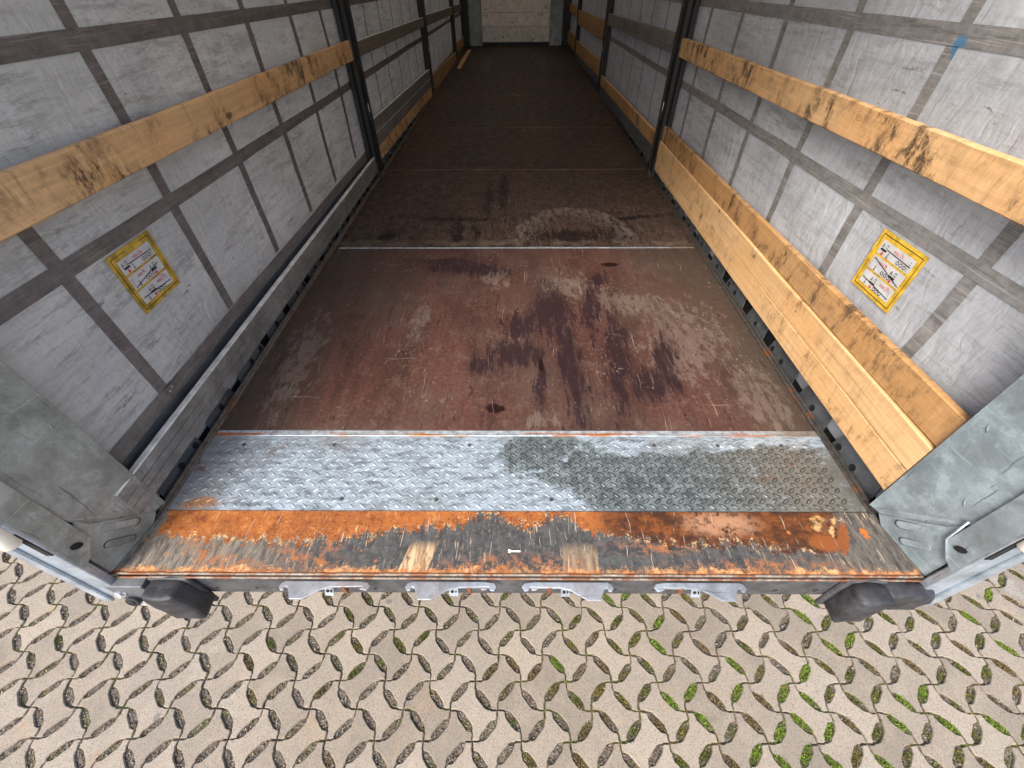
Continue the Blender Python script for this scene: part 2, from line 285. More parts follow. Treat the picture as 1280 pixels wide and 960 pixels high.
def m_sill():
    g = G('rusty_sill'); v = g.obj(); p = g.xyz(v); X, Y = p[0], p[1]
    wv = g.warp(v, 30, .045, 9); wp = g.xyz(wv)
    fine = g.noise(v, 150, 5, .8); med = g.noise(v, 30, 9, .78); big = g.noise(v, 4, 5, .65); spk = g.noise(v, 75, 3, .7)
    ver = g.noise(g.map(g.warp(v, 12, .02), (120, 14, 1), rot=(0, 0, .12)), 1.0, 5, .75)
    ver2 = g.noise(g.map(g.warp(v, 12, .02), (45, 6, 1), rot=(0, 0, -.1)), 1.0, 6, .75)
    c = g.mix(g.step(med, .33, .67), (.026, .027, .029), (.082, .081, .080))                      # old grey black paint
    c = g.mix(g.step(spk, .55, .68, 0, .5), c, (.15, .14, .125))
    sd1 = g.noise(g.map(g.warp(v, 10, .03), (60, 12, 1), rot=(0, 0, -.65)), 1.0, 7, .8)
    lw = g.step(X, -.55, -1.0); c = g.mix(g.mul(lw, .85), c, g.mix(g.step(sd1, .36, .64), (.05, .046, .040), (.25, .215, .17)))
    sd2 = g.noise(g.map(g.warp(v, 10, .03), (60, 12, 1), rot=(0, 0, .65)), 1.0, 7, .8)
    rw = g.step(X, .70, 1.15); c = g.mix(g.mul(rw, .7), c, g.mix(g.step(sd2, .36, .66), (.035, .033, .030), (.19, .165, .135)))
    # chipped paint: pale wood coloured flecks along the drive-in direction
    gate = g.step(g.noise(v, 7, 4, .6), .42, .60, .10, .95)
    wood = g.mix(spk, (.34, .19, .085), (.78, .60, .38))
    c = g.mix(g.mul(g.step(ver, .585, .64), g.mul(gate, .85)), c, wood)
    c = g.mix(g.mul(g.step(ver2, .62, .69), g.mul(gate, .55)), c, g.mix(med, (.30, .13, .05), (.62, .42, .22)))
    # bare wood patches with straight sides
    vx = g.xyz(g.warp(v, 55, .012, 6))
    for (x0, x1, y1, sk) in [(-.375, -.285, .105, .28), (.150, .262, .10, .05)]:
        xx = g.math('SUBTRACT', vx[0], g.mul(Y, sk))
        k = g.mul(g.mul(g.step(xx, x0, x0+.004), g.step(xx, x1+.006, x1)), g.step(vx[1], y1+.015, y1-.03))
        tx = g.mix(g.step(ver2, .38, .62), (.24, .135, .065), (.66, .47, .27)); tx = g.mix(g.step(med, .56, .64, 0, .8), tx, (.05, .045, .04))
        c = g.mix(g.mul(k, .85 if x0 < 0 else .38), c, tx)
    for b in [(-1.0, .06, .10, .035, 30), (-.86, .03, .13, .02, 10), (-.66, .05, .12, .025, 10), (-.60, .09, .03, .015, 0), (-.12, .02, .12, .02, 0), (.02, .03, .16, .035, 0), (.80, .03, .25, .022, 0), (.45, .09, .12, .02, 0)]:
        c = g.mix(g.mul(g.blob(wv, *b, soft=.7), g.mul(g.step(med, .46, .58), .85)), c, g.mix(spk, (.20, .06, .015), (.46, .17, .045)))
    edge = g.n('ShaderNodeFloatCurve'); cm = edge.mapping.curves[0]
    pts = [(-1.28, .16), (-1.22, .13), (-1.0, .115), (-.75, .10), (-.6, .115), (-.45, .14), (-.3, .155), (-.18, .165), (-.10, .205), (.0, .168), (.06, .160), (.14, .195), (.24, .145), (.34, .13), (.44, .115), (.58, .095), (.72, .105), (.86, .085), (1.0, .075), (1.06, .09), (1.1, .15), (1.16, .21), (1.28, .3)]
    P2 = [((x+1.3)/2.6, y/.3) for x, y in pts]
    cm.points[0].location = P2[0]; cm.points[1].location = P2[-1]
    for q in P2[1:-1]: cm.points.new(*q)
    edge.mapping.update()
    g.put(edge.inputs['Value'], g.math('DIVIDE', g.math('ADD', X, 1.3), 2.6))
    e = g.math('ADD', g.mul(edge.outputs[0], .3), g.math('ADD', g.mul(g.math('SUBTRACT', ver2, .5), .16), g.mul(g.math('SUBTRACT', med, .5), .16)))
    d = g.math('SUBTRACT', wp[1], e)
    rust = g.step(g.math('ADD', d, g.mul(g.math('SUBTRACT', spk, .5), .09)), -.005, .010)
    rc = g.mix(g.step(fine, .32, .66), (.14, .035, .007), (.37, .120, .022))
    rc = g.mix(g.step(big, .42, .62, 0, .6), rc, g.mix(fine, (.28, .070, .009), (.54, .19, .035)))
    rc = g.mix(g.step(med, .53, .64, 0, .55), rc, (.58, .27, .085))
    rc = g.mix(g.step(med, .48, .38, 0, .75), rc, (.13, .030, .006)); rc = g.mix(g.step(g.noise(v, 230, 3, .8), .52, .66, 0, .6), rc, (.10, .024, .006))
    wet = g.step(g.math('ADD', X, g.mul(g.math('SUBTRACT', med, .5), .35)), .24, .36)
    rc2 = g.mix(g.step(med, .35, .65), (.050, .014, .004), (.19, .058, .012)); rc2 = g.mix(g.step(fine, .6, .75, 0, .4), rc2, (.33, .13, .03))
    rc = g.mix(wet, rc, rc2); rc = g.mix(g.mul(wet, g.step(g.noise(g.map(v, (9, 14, 1)), 1.0, 5, .7), .46, .58, 0, .7)), rc, (.030, .012, .006))
    rc = g.mix(g.mul(g.blob(wv, .70, .175, .12, .04, 0, .5), g.step(med, .38, .52)), rc, (.36, .19, .105))
    lm = g.step(wp[0], -1.213, -1.205)
    rgt = g.math('SUBTRACT', g.math('ADD', X, g.mul(g.math('SUBTRACT', med, .5), .5)), g.mul(Y, -.25))
    k = g.mul(g.mul(rust, lm), g.step(rgt, 1.19, 1.10)); c = g.mix(k, c, rc)
    # broken pale rim along the rust border
    rim = g.mul(g.step(g.math('ABSOLUTE', g.math('ADD', d, .003)), .008, .001), g.step(g.math('ADD', g.mul(spk, .6), med), .80, .93))
    c = g.mix(g.mul(rim, g.step(g.math('ABSOLUTE', X), 1.2, 1.15)), c, (.80, .55, .27))
    # small rust freckles scattered over the paint
    fr = g.vor(g.warp(v, 30, .03), 17); fg = g.step(g.noise(v, 7, 3), .46, .60)
    c = g.mix(g.mul(g.step(fr, .15, .09), g.mul(fg, .85)), c, (.44, .14, .03))
    lpn = g.noise(g.map(v, (22, 22, 1)), 1.0, 8, .85)
    lp = g.step(g.math('ADD', Y, g.mul(g.math('SUBTRACT', lpn, .5), .12)), .026, .012)
    c = g.mix(g.mul(lp, g.step(g.noise(v, 8, 5, .7), .36, .5)), c, g.mix(g.step(lpn, .33, .55), (.62, .40, .19), (.36, .115, .025)))
    k = g.blob(g.warp(v, 60, .03), 1.17, .145, .012, .018, 0, .3); c = g.mix(k, c, (.42, .12, .015))
    for b in [(1.03, .180, .016, .030, 45), (1.075, .165, .006, .045, 32)]: c = g.mix(g.mul(g.blob(g.warp(v, 50, .035, 6), *b, soft=.4), g.step(med, .40, .55, .1, .85)), c, (.62, .38, .15))
    for b in [(1.09, .125, .016, .06, 28), (1.02, .11, .05, .03, 0)]: c = g.mix(g.blob(g.warp(v, 50, .03), *b, soft=.3), c, (.22, .065, .012))
    s_ = g.noise(g.map(g.warp(v, 3, .05), (150, 8, 1), rot=(0, 0, .6)), 1.0, 2, .5); c = g.mix(g.step(s_, .67, .71, 0, .6), c, (.5, .44, .36))
    g.put(g.p.inputs['Roughness'], g.math('SUBTRACT', .82, g.mul(g.mul(wet, rust), .3)))
    return g.fin(c, None, 0, g.math('ADD', g.mul(fine, .5), g.math('ADD', g.mul(med, .6), g.mul(rust, .4))), .7, .004)

def m_tread():
    g = G('tread_aluminium'); v = g.obj(); p = g.xyz(v); wv = g.warp(v, 14, .05, 7)
    med = g.noise(v, 20, 8, .75, .5); fine = g.noise(v, 120, 4, .7); big = g.noise(v, 3.2, 4, .6)
    dg = g.noise(g.map(g.warp(v, 5, .08), (12, 45, 1), rot=(0, 0, .8)), 1.0, 6, .75)
    dry = g.mix(g.step(dg, .34, .60), (.18, .215, .245), (.47, .565, .65))
    dry = g.mix(g.step(big, .5, .72, 0, .6), dry, (.24, .235, .23))
    dry = g.mix(g.step(g.noise(v, 8, 7, .7), .60, .70, 0, .6), dry, (.66, .78, .88))
    f3 = g.noise(g.map(g.warp(v, 20, .03), (50, 90, 1), rot=(0, 0, -.7)), 1.0, 5, .8); dry = g.mix(g.step(f3, .52, .64, 0, .55), dry, (.13, .15, .17))
    dry = g.mix(g.step(p[0], -.92, -1.22, 0, .7), dry, g.mix(med, (.14, .13, .12), (.36, .35, .34)))
    wetc = g.mix(g.step(med, .3, .7), (.075, .095, .098), (.25, .30, .315))
    wetc = g.mix(g.step(p[0], .55, 1.1, 0, .75), wetc, g.mix(med, (.12, .115, .095), (.27, .255, .22)))
    corner = g.blob(wv, .10, .21, .20, .11, 20, .35)
    a = g.blob(wv, .74, .33, .70, .22, 2, .35); b = g.blob(wv, .10, .50, .17, .12, -35, .4)
    cdry = g.blob(wv, .80, .53, .50, .055, -6, .25)
    rg_ = g.noise(g.map(g.warp(v, 20, .03), (14, 22, 1), rot=(0, 0, .6)), 1.0, 9, .8)
    wet = g.mul(g.mx(a, b), g.math('SUBTRACT', 1., g.mul(cdry, .7)))
    wet = g.mul(wet, g.math('SUBTRACT', 1., corner))
    wet = g.ragged(wet, rg_, 3., .32, .78)
    wet = g.mul(wet, g.step(rg_, .66, .54, .55, 1.))
    c = g.mix(wet, dry, wetc)
    ring = g.attr('grime')
    c = g.mix(g.mul(ring, g.mul(g.step(wet, 0, 1, .18, 1.), g.step(fine, .3, .5, .6, 1))), c, (.04, .042, .042))
    # rust blooms
    r = g.mul(g.step(g.noise(v, 9, 6, .7), .60, .68), g.step(g.math('ABSOLUTE', p[0]), .75, 1.1))
    c = g.mix(g.mul(r, .8), c, (.17, .075, .035))
    k = g.blob(wv, -1.12, .245, .06, .02, 0, .5); c = g.mix(g.mul(k, .8), c, (.42, .20, .07))
    sp = g.noise(g.map(v, (60, 60, 1)), 1.0, 3, .6); c = g.mix(g.step(sp, .70, .74, 0, .8), c, (.05, .04, .035))
    return g.fin(c, g.math('SUBTRACT', g.step(med, .3, .7, .38, .6), g.mul(wet, .08)), .45, g.math('ADD', med, g.mul(fine, .5)), .25, .003)

def m_strip():
    g = G('galvanised_strip'); v = g.obj(); p = g.xyz(v); n = g.noise(v, 30, 6, .7); l = g.noise(g.map(v, (2.4, 30, 1)), 1.0, 6, .7)
    c = g.mix(g.step(n, .3, .7), (.22, .26, .29), (.55, .62, .68))
    up = g.step(g.math('ADD', p[1], g.mul(g.math('SUBTRACT', n, .5), .02)), .569, .560)
    c = g.mix(g.mul(up, g.step(l, .46, .56)), c, g.mix(n, (.30, .09, .03), (.55, .22, .08)))
    c = g.mix(g.step(p[0], .95, 1.15, 0, .8), c, g.mix(n, (.12, .10, .08), (.35, .25, .17)))
    return g.fin(c, .45, .4, n, .3, .003)

def m_rubber(name='black_rubber'):
    g = G(name); v = g.obj(True); n = g.noise(v, 14, 6, .7); n2 = g.noise(v, 80, 4, .7)
    c = g.mix(g.step(n, .35, .7), (.012, .012, .014), (.05, .05, .055)); c = g.mix(g.step(n2, .6, .75, 0, .3), c, (.10, .095, .09))
    return g.fin(c, .55, 0, g.math('ADD', n, g.mul(n2, .4)), .4, .006)

def m_concrete():
    g = G('paver_concrete'); v = g.obj(); a = g.attr('tone')
    n = g.noise(v, 5, 6, .65); f = g.noise(v, 260, 3, .8); f2 = g.vor(v, 330, out='Color'); st = g.noise(v, 1.1, 5, .6)
    c = g.mix(a, (.225, .188, .145), (.345, .292, .23))
    c = g.mix(g.step(n, .4, .7, 0, .5), c, (.40, .335, .255))
    c = g.mix(g.step(st, .50, .68, 0, .5), c, (.235, .205, .172))
    wn = g.noise(v, 2.3, 5, .7); c = g.mix(g.step(wn, .60, .72, 0, .4), c, (.45, .43, .40))
    og = g.noise(v, 3.1, 3, .6); c = g.mix(g.step(og, .62, .76, 0, .45), c, (.36, .23, .12))
    c = g.mix(g.step(g.xyz(f2)[0], .62, .95, 0, .6), c, (.09, .075, .06)); c = g.mix(g.step(f, .56, .72, 0, .55), c, (.50, .45, .38))
    sp = g.vor(g.warp(v, 25, .03), 4.6); sg = g.step(sp, .095, .06); c = g.mix(g.mul(sg, g.step(g.noise(v, 2), .45, .55, 0, .6)), c, (.10, .10, .105))
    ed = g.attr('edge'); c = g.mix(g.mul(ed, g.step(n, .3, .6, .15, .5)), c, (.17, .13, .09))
    return g.fin(c, .9, 0, g.math('ADD', f, g.mul(g.xyz(f2)[0], .6)), .35, .003, spec=.25)

def m_soil():
    g = G('joint_soil'); v = g.obj(); f = g.vor(v, 110, out='Color'); n = g.noise(v, 30, 6, .7); b = g.noise(v, 2, 3)
    c = g.mix(g.xyz(f)[0], (.055, .044, .033), (.20, .165, .13)); c = g.mix(g.step(n, .5, .7), c, (.10, .075, .05))
    c = g.mix(g.mul(g.step(g.noise(v, 7, 3), .52, .6), .6), c, (.085, .088, .022))
    return g.fin(c, .95, 0, f, .8, .01, spec=.2)

def m_attrcol(name, rough=.8, tr=0):
    g = G(name); c = g.attr('tint', 'Color'); return g.fin(c, rough, 0, spec=.25)

def m_far_ground():
    g = G('far_paving'); v = g.obj(); n = g.noise(v, 3, 6, .7); c = g.mix(n, (.20, .18, .15), (.34, .30, .26)); return g.fin(c, .9)

def m_beam():
    g = G('beam_paint'); v = g.obj(); p = g.xyz(v); n = g.noise(v, 14, 6, .7)
    c = g.mix(g.step(n, .35, .7), (.035, .036, .040), (.085, .085, .09))
    ch = g.noise(g.map(g.warp(v, 30, .02), (38, 1, 60)), 1.0, 3, .7); gt = g.step(g.noise(v, 4.5, 2), .52, .62)
    c = g.mix(g.mul(g.step(ch, .66, .70), gt), c, (.5, .5, .52))
    return g.fin(c, .5, 0, n, .2, .004)

M = {
 'timber_new': m_timber('fresh_timber', (.74, .475, .235), .35, .5),
 'timber_mid': m_timber('used_timber', (.72, .455, .225), .7, 2.3),
 'timber_old': m_timber('weathered_timber', (.52, .305, .130), .95, 2.2),
 'timber_dark': m_timber('darkened_timber', (.46, .28, .125), .6, .8),
 'timber_grey': m_timber('grey_timber', (.20, .18, .155), .7, .8),
 'curt_l': m_curtain('curtain_cloth_dirty', (.60, .61, .595), .95),
 'curt_r': m_curtain('curtain_cloth', (.50, .525, .56), .85),
 'belt_l': m_belt('belt_webbing_brown', (.165, .148, .138)),
 'belt_r': m_belt('belt_webbing_grey', (.235, .228, .222), True),
 'steel_l': m_steel('galvanised_sheet_dull', (.33, .35, .325), .8),
 'steel_r': m_steel('galvanised_sheet', (.31, .375, .405), .65),
 'alu': m_steel('slat_aluminium', (.30, .285, .265), .7, metal=.3),
 'joint': m_rustedge('rusty_joint', (.20, .15, .115), .9), 'alu_dark': m_plain('worn_dark_strip', (.075, .058, .046), .6), 'alu_edge': m_plain('slat_edge', (.66, .65, .61), .5, .1),
 'rail': m_steel('rail_steel', (.13, .14, .15), .6, metal=.3),
 'frame': m_steel('frame_aluminium', (.42, .48, .54), .35, metal=.55, rough=.38),
 'edge': m_rustedge('rusty_edge_angle', (.15, .12, .095), .45),
 'edge_r': m_rustedge('dark_edge_angle', (.055, .050, .045), .35),
 'lip': m_rustedge('sill_lip', (.22, .18, .14), .8),
 'hook': m_steel('galvanised_hook', (.33, .385, .44), .75, (.22, .115, .06), metal=.4, rough=.4),
 'hookrust': m_rustedge('rusty_pin', (.30, .22, .16), 1.3),
 'black': m_plain('black_paint', (.011, .011, .012), .55, 0, .4),
 'void': m_plain('unlit_hole', (.006, .006, .006), .9, 0),
 'rubber': m_rubber(),
 'bolt': m_plain('bolt_zinc', (.55, .56, .58), .35, .6),
 'white': m_plain('white_plastic', (.78, .73, .63), .45, 0, .08),
 'bulk': m_steel('bulkhead_aluminium', (.86, .80, .76), .25, metal=.1),
 'roof': None,
 'yellow': m_plain('sticker_yellow', (.68, .43, .045), .45, 0, .30, 34), 'yellow_old': m_plain('sticker_yellow_dirty', (.50, .33, .055), .4, 0, .42, 24),
 'stgrey': m_plain('sticker_panel', (.60, .60, .60), .5, 0, .1),
 'ink': m_plain('sticker_black', (.02, .02, .02), .5, 0, .1),
 'red': m_plain('sticker_red', (.60, .05, .05), .5, 0, .1),
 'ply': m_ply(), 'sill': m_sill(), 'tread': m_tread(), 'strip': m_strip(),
 'conc': m_concrete(), 'soil': m_soil(), 'tint': m_attrcol('moss_blades'), 'stone': m_attrcol('grit'), 'far': m_far_ground(), 'beam': m_beam(),
}
g = G('roof_tarpaulin'); g.fin((.75, .74, .72), .6)
tr = g.n('ShaderNodeBsdfTranslucent'); tr.inputs[0].default_value = (.90, .80, .68, 1); ms = g.n('ShaderNodeMixShader'); ms.inputs[0].default_value = .33
g.t.links.new(g.p.outputs[0], ms.inputs[1]); g.t.links.new(tr.outputs[0], ms.inputs[2]); g.t.links.new(ms.outputs[0], g.out.inputs[0]); M['roof'] = g.m

# ------------------------------------------------------------------ mesh helpers
class MB:
    def __init__(s): s.v = []; s.f = []; s.mi = []
    def add(s, vs, fs, mi=0):
        b = len(s.v); s.v += [tuple(q) for q in vs]; s.f += [tuple(b+i for i in f) for f in fs]; s.mi += [mi]*len(fs)
    def box(s, x0, x1, y0, y1, z0, z1, mi=0):
        if x0 > x1: x0, x1 = x1, x0
        v = [(x, y, z) for z in (z0, z1) for y in (y0, y1) for x in (x0, x1)]
        s.add(v, [(0, 2, 3, 1), (4, 5, 7, 6), (0, 1, 5, 4), (2, 6, 7, 3), (0, 4, 6, 2), (1, 3, 7, 5)], mi)
    def prism(s, pts, d, mi=0, axis=None):
        # pts: 3D outline, d: offset vector
        n = len(pts); d = Vector(d); P = [Vector(q) for q in pts]
        s.add([*P, *[q+d for q in P]], [tuple(range(n)), tuple(range(2*n-1, n-1, -1))]+[(i, i+n, (i+1) % n+n, (i+1) % n) for i in range(n)], mi)
    def tube(s, pts, r, n=8, mi=0):
        pts = [Vector(p) for p in pts]; b = []; rr = r if isinstance(r, (list, tuple)) else [r]*len(pts)
        for i, p in enumerate(pts):
            t = (pts[min(i+1, len(pts)-1)]-pts[max(i-1, 0)]).normalized()
            a = t.orthogonal().normalized() if i == 0 else (pa - t*pa.dot(t)).normalized()
            pa = a; c = t.cross(a)
            b += [p+rr[i]*(math.cos(2*math.pi*k/n)*a+math.sin(2*math.pi*k/n)*c) for k in range(n)]
        fs = [(i*n+k, i*n+(k+1) % n, (i+1)*n+(k+1) % n, (i+1)*n+k) for i in range(len(pts)-1) for k in range(n)]
        fs += [tuple(range(n))[::-1], tuple(range((len(pts)-1)*n, len(pts)*n))]
        s.add(b, fs, mi)
    def build(s, name, mats, parent=None, loc=(0, 0, 0), bevel=0, seg=2, smooth=False):
        me = bpy.data.meshes.new(name); me.from_pydata(s.v, [], s.f)
        mats = mats if isinstance(mats, (list, tuple)) else [mats]
        for m in mats: me.materials.append(M[m])
        me.polygons.foreach_set('material_index', s.mi)
        bm = bmesh.new(); bm.from_mesh(me); bmesh.ops.recalc_face_normals(bm, faces=bm.faces)
        if bevel:
            es = [e for e in bm.edges if len(e.link_faces) == 2 and e.calc_face_angle(0) > .5]
            bmesh.ops.bevel(bm, geom=es, offset=bevel, segments=seg, profile=.5, affect='EDGES', clamp_overlap=True)
        bm.to_mesh(me); bm.free()
        if smooth:
            me.polygons.foreach_set('use_smooth', [True]*len(me.polygons))
        o = bpy.data.objects.new(name, me); C.objects.link(o); o.location = loc
        if parent: o.parent = parent
        return o
def tag(o, label, cat, group=None):
    o['label'] = label
    if cat: o['category'] = cat
    if group: o['group'] = group
    return o
def empty(name, loc=(0, 0, 0)):
    o = bpy.data.objects.new(name, None); C.objects.link(o); o.location = loc; o.empty_display_size = .1; return o
def disc(mb, c, nrm, r, h=.003, n=14, mi=0, sx=1., sy=1.):
    nrm = Vector(nrm).normalized(); a = nrm.orthogonal().normalized(); b = nrm.cross(a); c = Vector(c)
    mb.prism([c+r*(sx*math.cos(2*math.pi*k/n)*a+sy*math.sin(2*math.pi*k/n)*b) for k in range(n)], nrm*h, mi)

GZ = -1.15
FRONT = 12.52
# ------------------------------------------------------------------ ground
mb = MB(); mb.add([(-900, -900, GZ-.06), (900, -900, GZ-.06), (900, 900, GZ-.06), (-900, 900, GZ-.06)], [(0, 1, 2, 3)])
o = mb.build('ground', 'far'); o['kind'] = 'structure'
# soil showing in the openings of the pavers, slightly uneven
mb = MB(); nx, ny = 120, 70; x0, x1, y0, y1 = -4.6, 4.6, -2.3, 2.4
vs = []
for j in range(ny+1):
    for i in range(nx+1):
        x = x0+(x1-x0)*i/nx; y = y0+(y1-y0)*j/ny
        vs.append((x, y, GZ-.0125+.005*mnoise.noise(Vector((x*9, y*9, 0)))))
mb.add(vs, [(j*(nx+1)+i, j*(nx+1)+i+1, (j+1)*(nx+1)+i+1, (j+1)*(nx+1)+i) for j in range(ny) for i in range(nx)])
o = mb.build('soil', 'soil'); o['kind'] = 'structure'

# grass pavers: cells of a square lattice turned by 45 degrees, joints run in arcs with a seed opening in the middle of each side
D = .2240; HD = .1135; OX, OY = -1.202, .265
def V(i, j):      # lattice vertex: row j, index i
    return Vector((OX + D*i + (D/2 if j % 2 else 0), OY + HD*j, 0))
def arc(a, b, jtop):
    # a is the upper vertex (row jtop), b the lower; arcs start horizontal/vertical depending on row and side
    right = b.x > a.x
    if jtop % 2 == 0:
        ctl = Vector((b.x, a.y, 0)) if right else Vector((a.x, b.y, 0))
    else:
        ctl = Vector((a.x, b.y, 0)) if right else Vector((b.x, a.y, 0))
    mid = (a+b)/2; ctl = mid+(ctl-mid)*.62
    return ctl
T = [0, .10, .20, .292, .312, .375, .46, .54, .625, .688, .708, .80, .90]
GAPW = [.0026, .0026, .0026, .0028, .0080, .0156, .0162, .0162, .0156, .0080, .0028, .0026, .0026]
def side(a, b, jtop, flip):
    """points on the joint from a to b with the half gap at each; the joint leaves each vertex along one lattice axis"""
    if flip: a, b = b, a
    m = (a+b)/2
    right = b.x > a.x
    if jtop % 2 == 0: C0 = Vector((b.x, a.y, 0)) if right else Vector((a.x, b.y, 0))
    else: C0 = Vector((a.x, b.y, 0)) if right else Vector((b.x, a.y, 0))
    e1, e2 = C0-a, b-C0
    p1 = a+e1*.33+e2*.05; p2 = a+e1*.95+e2*.67
    knots = [(0, a), (.10, a+e1*.10+e2*.005), (.22, a+e1*.24+e2*.0), (.30, p1), (.70, p2), (.78, a+e1*1.0+e2*.76), (.90, a+e1*.995+e2*.90), (1, b)]
    def at(t):
        for (t0, q0), (t1, q1) in zip(knots[:-1], knots[1:]):
            if t <= t1: return q0+(q1-q0)*((t-t0)/(t1-t0))
        return b.copy()
    ts = T
    out = [(at(t), (at(min(1, t+.05))-at(max(0, t-.05))).normalized(), gp) for t, gp in zip(ts, GAPW)]
    if flip:
        # run the same points backwards, starting at the (former) end vertex
        full = [(at(1.), (at(1.)-at(.95)).normalized(), GAPW[0])]+out[:0:-1]
        out = [(p, -tg, gp) for p, tg, gp in full]
    return out
def hole_mid(a, b, jtop):
    right = b.x > a.x
    if jtop % 2 == 0: C0 = Vector((b.x, a.y, 0)) if right else Vector((a.x, b.y, 0))
    else: C0 = Vector((a.x, b.y, 0)) if right else Vector((b.x, a.y, 0))
    e1, e2 = C0-a, b-C0
    p1 = a+e1*.33+e2*.05; p2 = a+e1*.95+e2*.67
    return (p1+p2)/2, (p2-p1).normalized()
pv = MB(); tone = []; edgev = []
holes = {}
rows = range(-22, 20); cols = range(-16, 28)
for j in rows:
    for i in cols:
        # cell: top vertex V(i,j+1)... bottom V(i, j-1); left/right on row j
        top = V(i, j+1)
        if j % 2 == 0: lf, rt = V(i, j), V(i+1, j)          # row j even, top on odd row at +D/2
        else: lf, rt = V(i-1, j), V(i, j)
        bot = V(i, j-1)
        cxy = (lf+rt)/2
        if abs(cxy.x) > 4.4 or cxy.y < -2.2 or cxy.y > 2.2: continue
        path = side(top, lf, j+1, False)+side(lf, bot, j, False)+side(bot, rt, j, True)+side(rt, top, j+1, True)
        if (rt-lf).length > D*1.1: continue
        rows3 = []
        jit = Vector((random.uniform(-.0016, .0016), random.uniform(-.0016, .0016), 0)); dz = random.uniform(-.003, .002)
        tx, ty = random.uniform(-.01, .01), random.uniform(-.01, .01)
        n = len(path)
        # a corner point gets both neighbours' tangents
        def ring(extra, z):
            r_ = []
            for k, (p, tg, gp) in enumerate(path):
                t2 = tg
                if k % len(T) == 0:
                    t2 = (tg+path[k-1][1]).normalized()
                nr = Vector((-t2.y, t2.x, 0))           # interior side (path is counter-clockwise)
                gg = gp+extra
                q = p+nr*gg*(1.2 if k % len(T) == 0 else 1)+jit
                q += Vector((mnoise.noise(Vector((q.x*38, q.y*38, i*3.1+j*1.7))), mnoise.noise(Vector((q.x*38, q.y*38, 40+i*3.1+j*1.7))), 0))*.0026
                q.z = GZ+z+dz+(q.x-cxy.x)*tx+(q.y-cxy.y)*ty
                r_.append(q)
            return r_
        A = ring(.0, -.05); B = ring(.0, -.0045); C3 = ring(.0036, 0)
        b = len(pv.v)
        pv.add(A+B+C3, [(k, (k+1) % n, n+(k+1) % n, n+k) for k in range(n)]+[(n+k, n+(k+1) % n, 2*n+(k+1) % n, 2*n+k) for k in range(n)]+[tuple(2*n+k for k in range(n))])
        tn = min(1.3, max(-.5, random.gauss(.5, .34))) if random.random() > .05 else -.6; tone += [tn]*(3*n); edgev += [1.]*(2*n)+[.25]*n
        for (a_, b_, jt) in ((top, lf, j+1), (top, rt, j+1)):
            hm, hd = hole_mid(a_, b_, jt)
            holes[(round(hm.x, 3), round(hm.y, 3))] = (hm, hd)
me_o = pv.build('paving', 'conc'); me_o['kind'] = 'structure'
me = me_o.data
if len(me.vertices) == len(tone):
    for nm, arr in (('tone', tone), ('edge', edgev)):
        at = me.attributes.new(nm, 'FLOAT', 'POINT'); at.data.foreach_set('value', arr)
print('pavers verts', len(me.vertices), 'holes', len(holes))

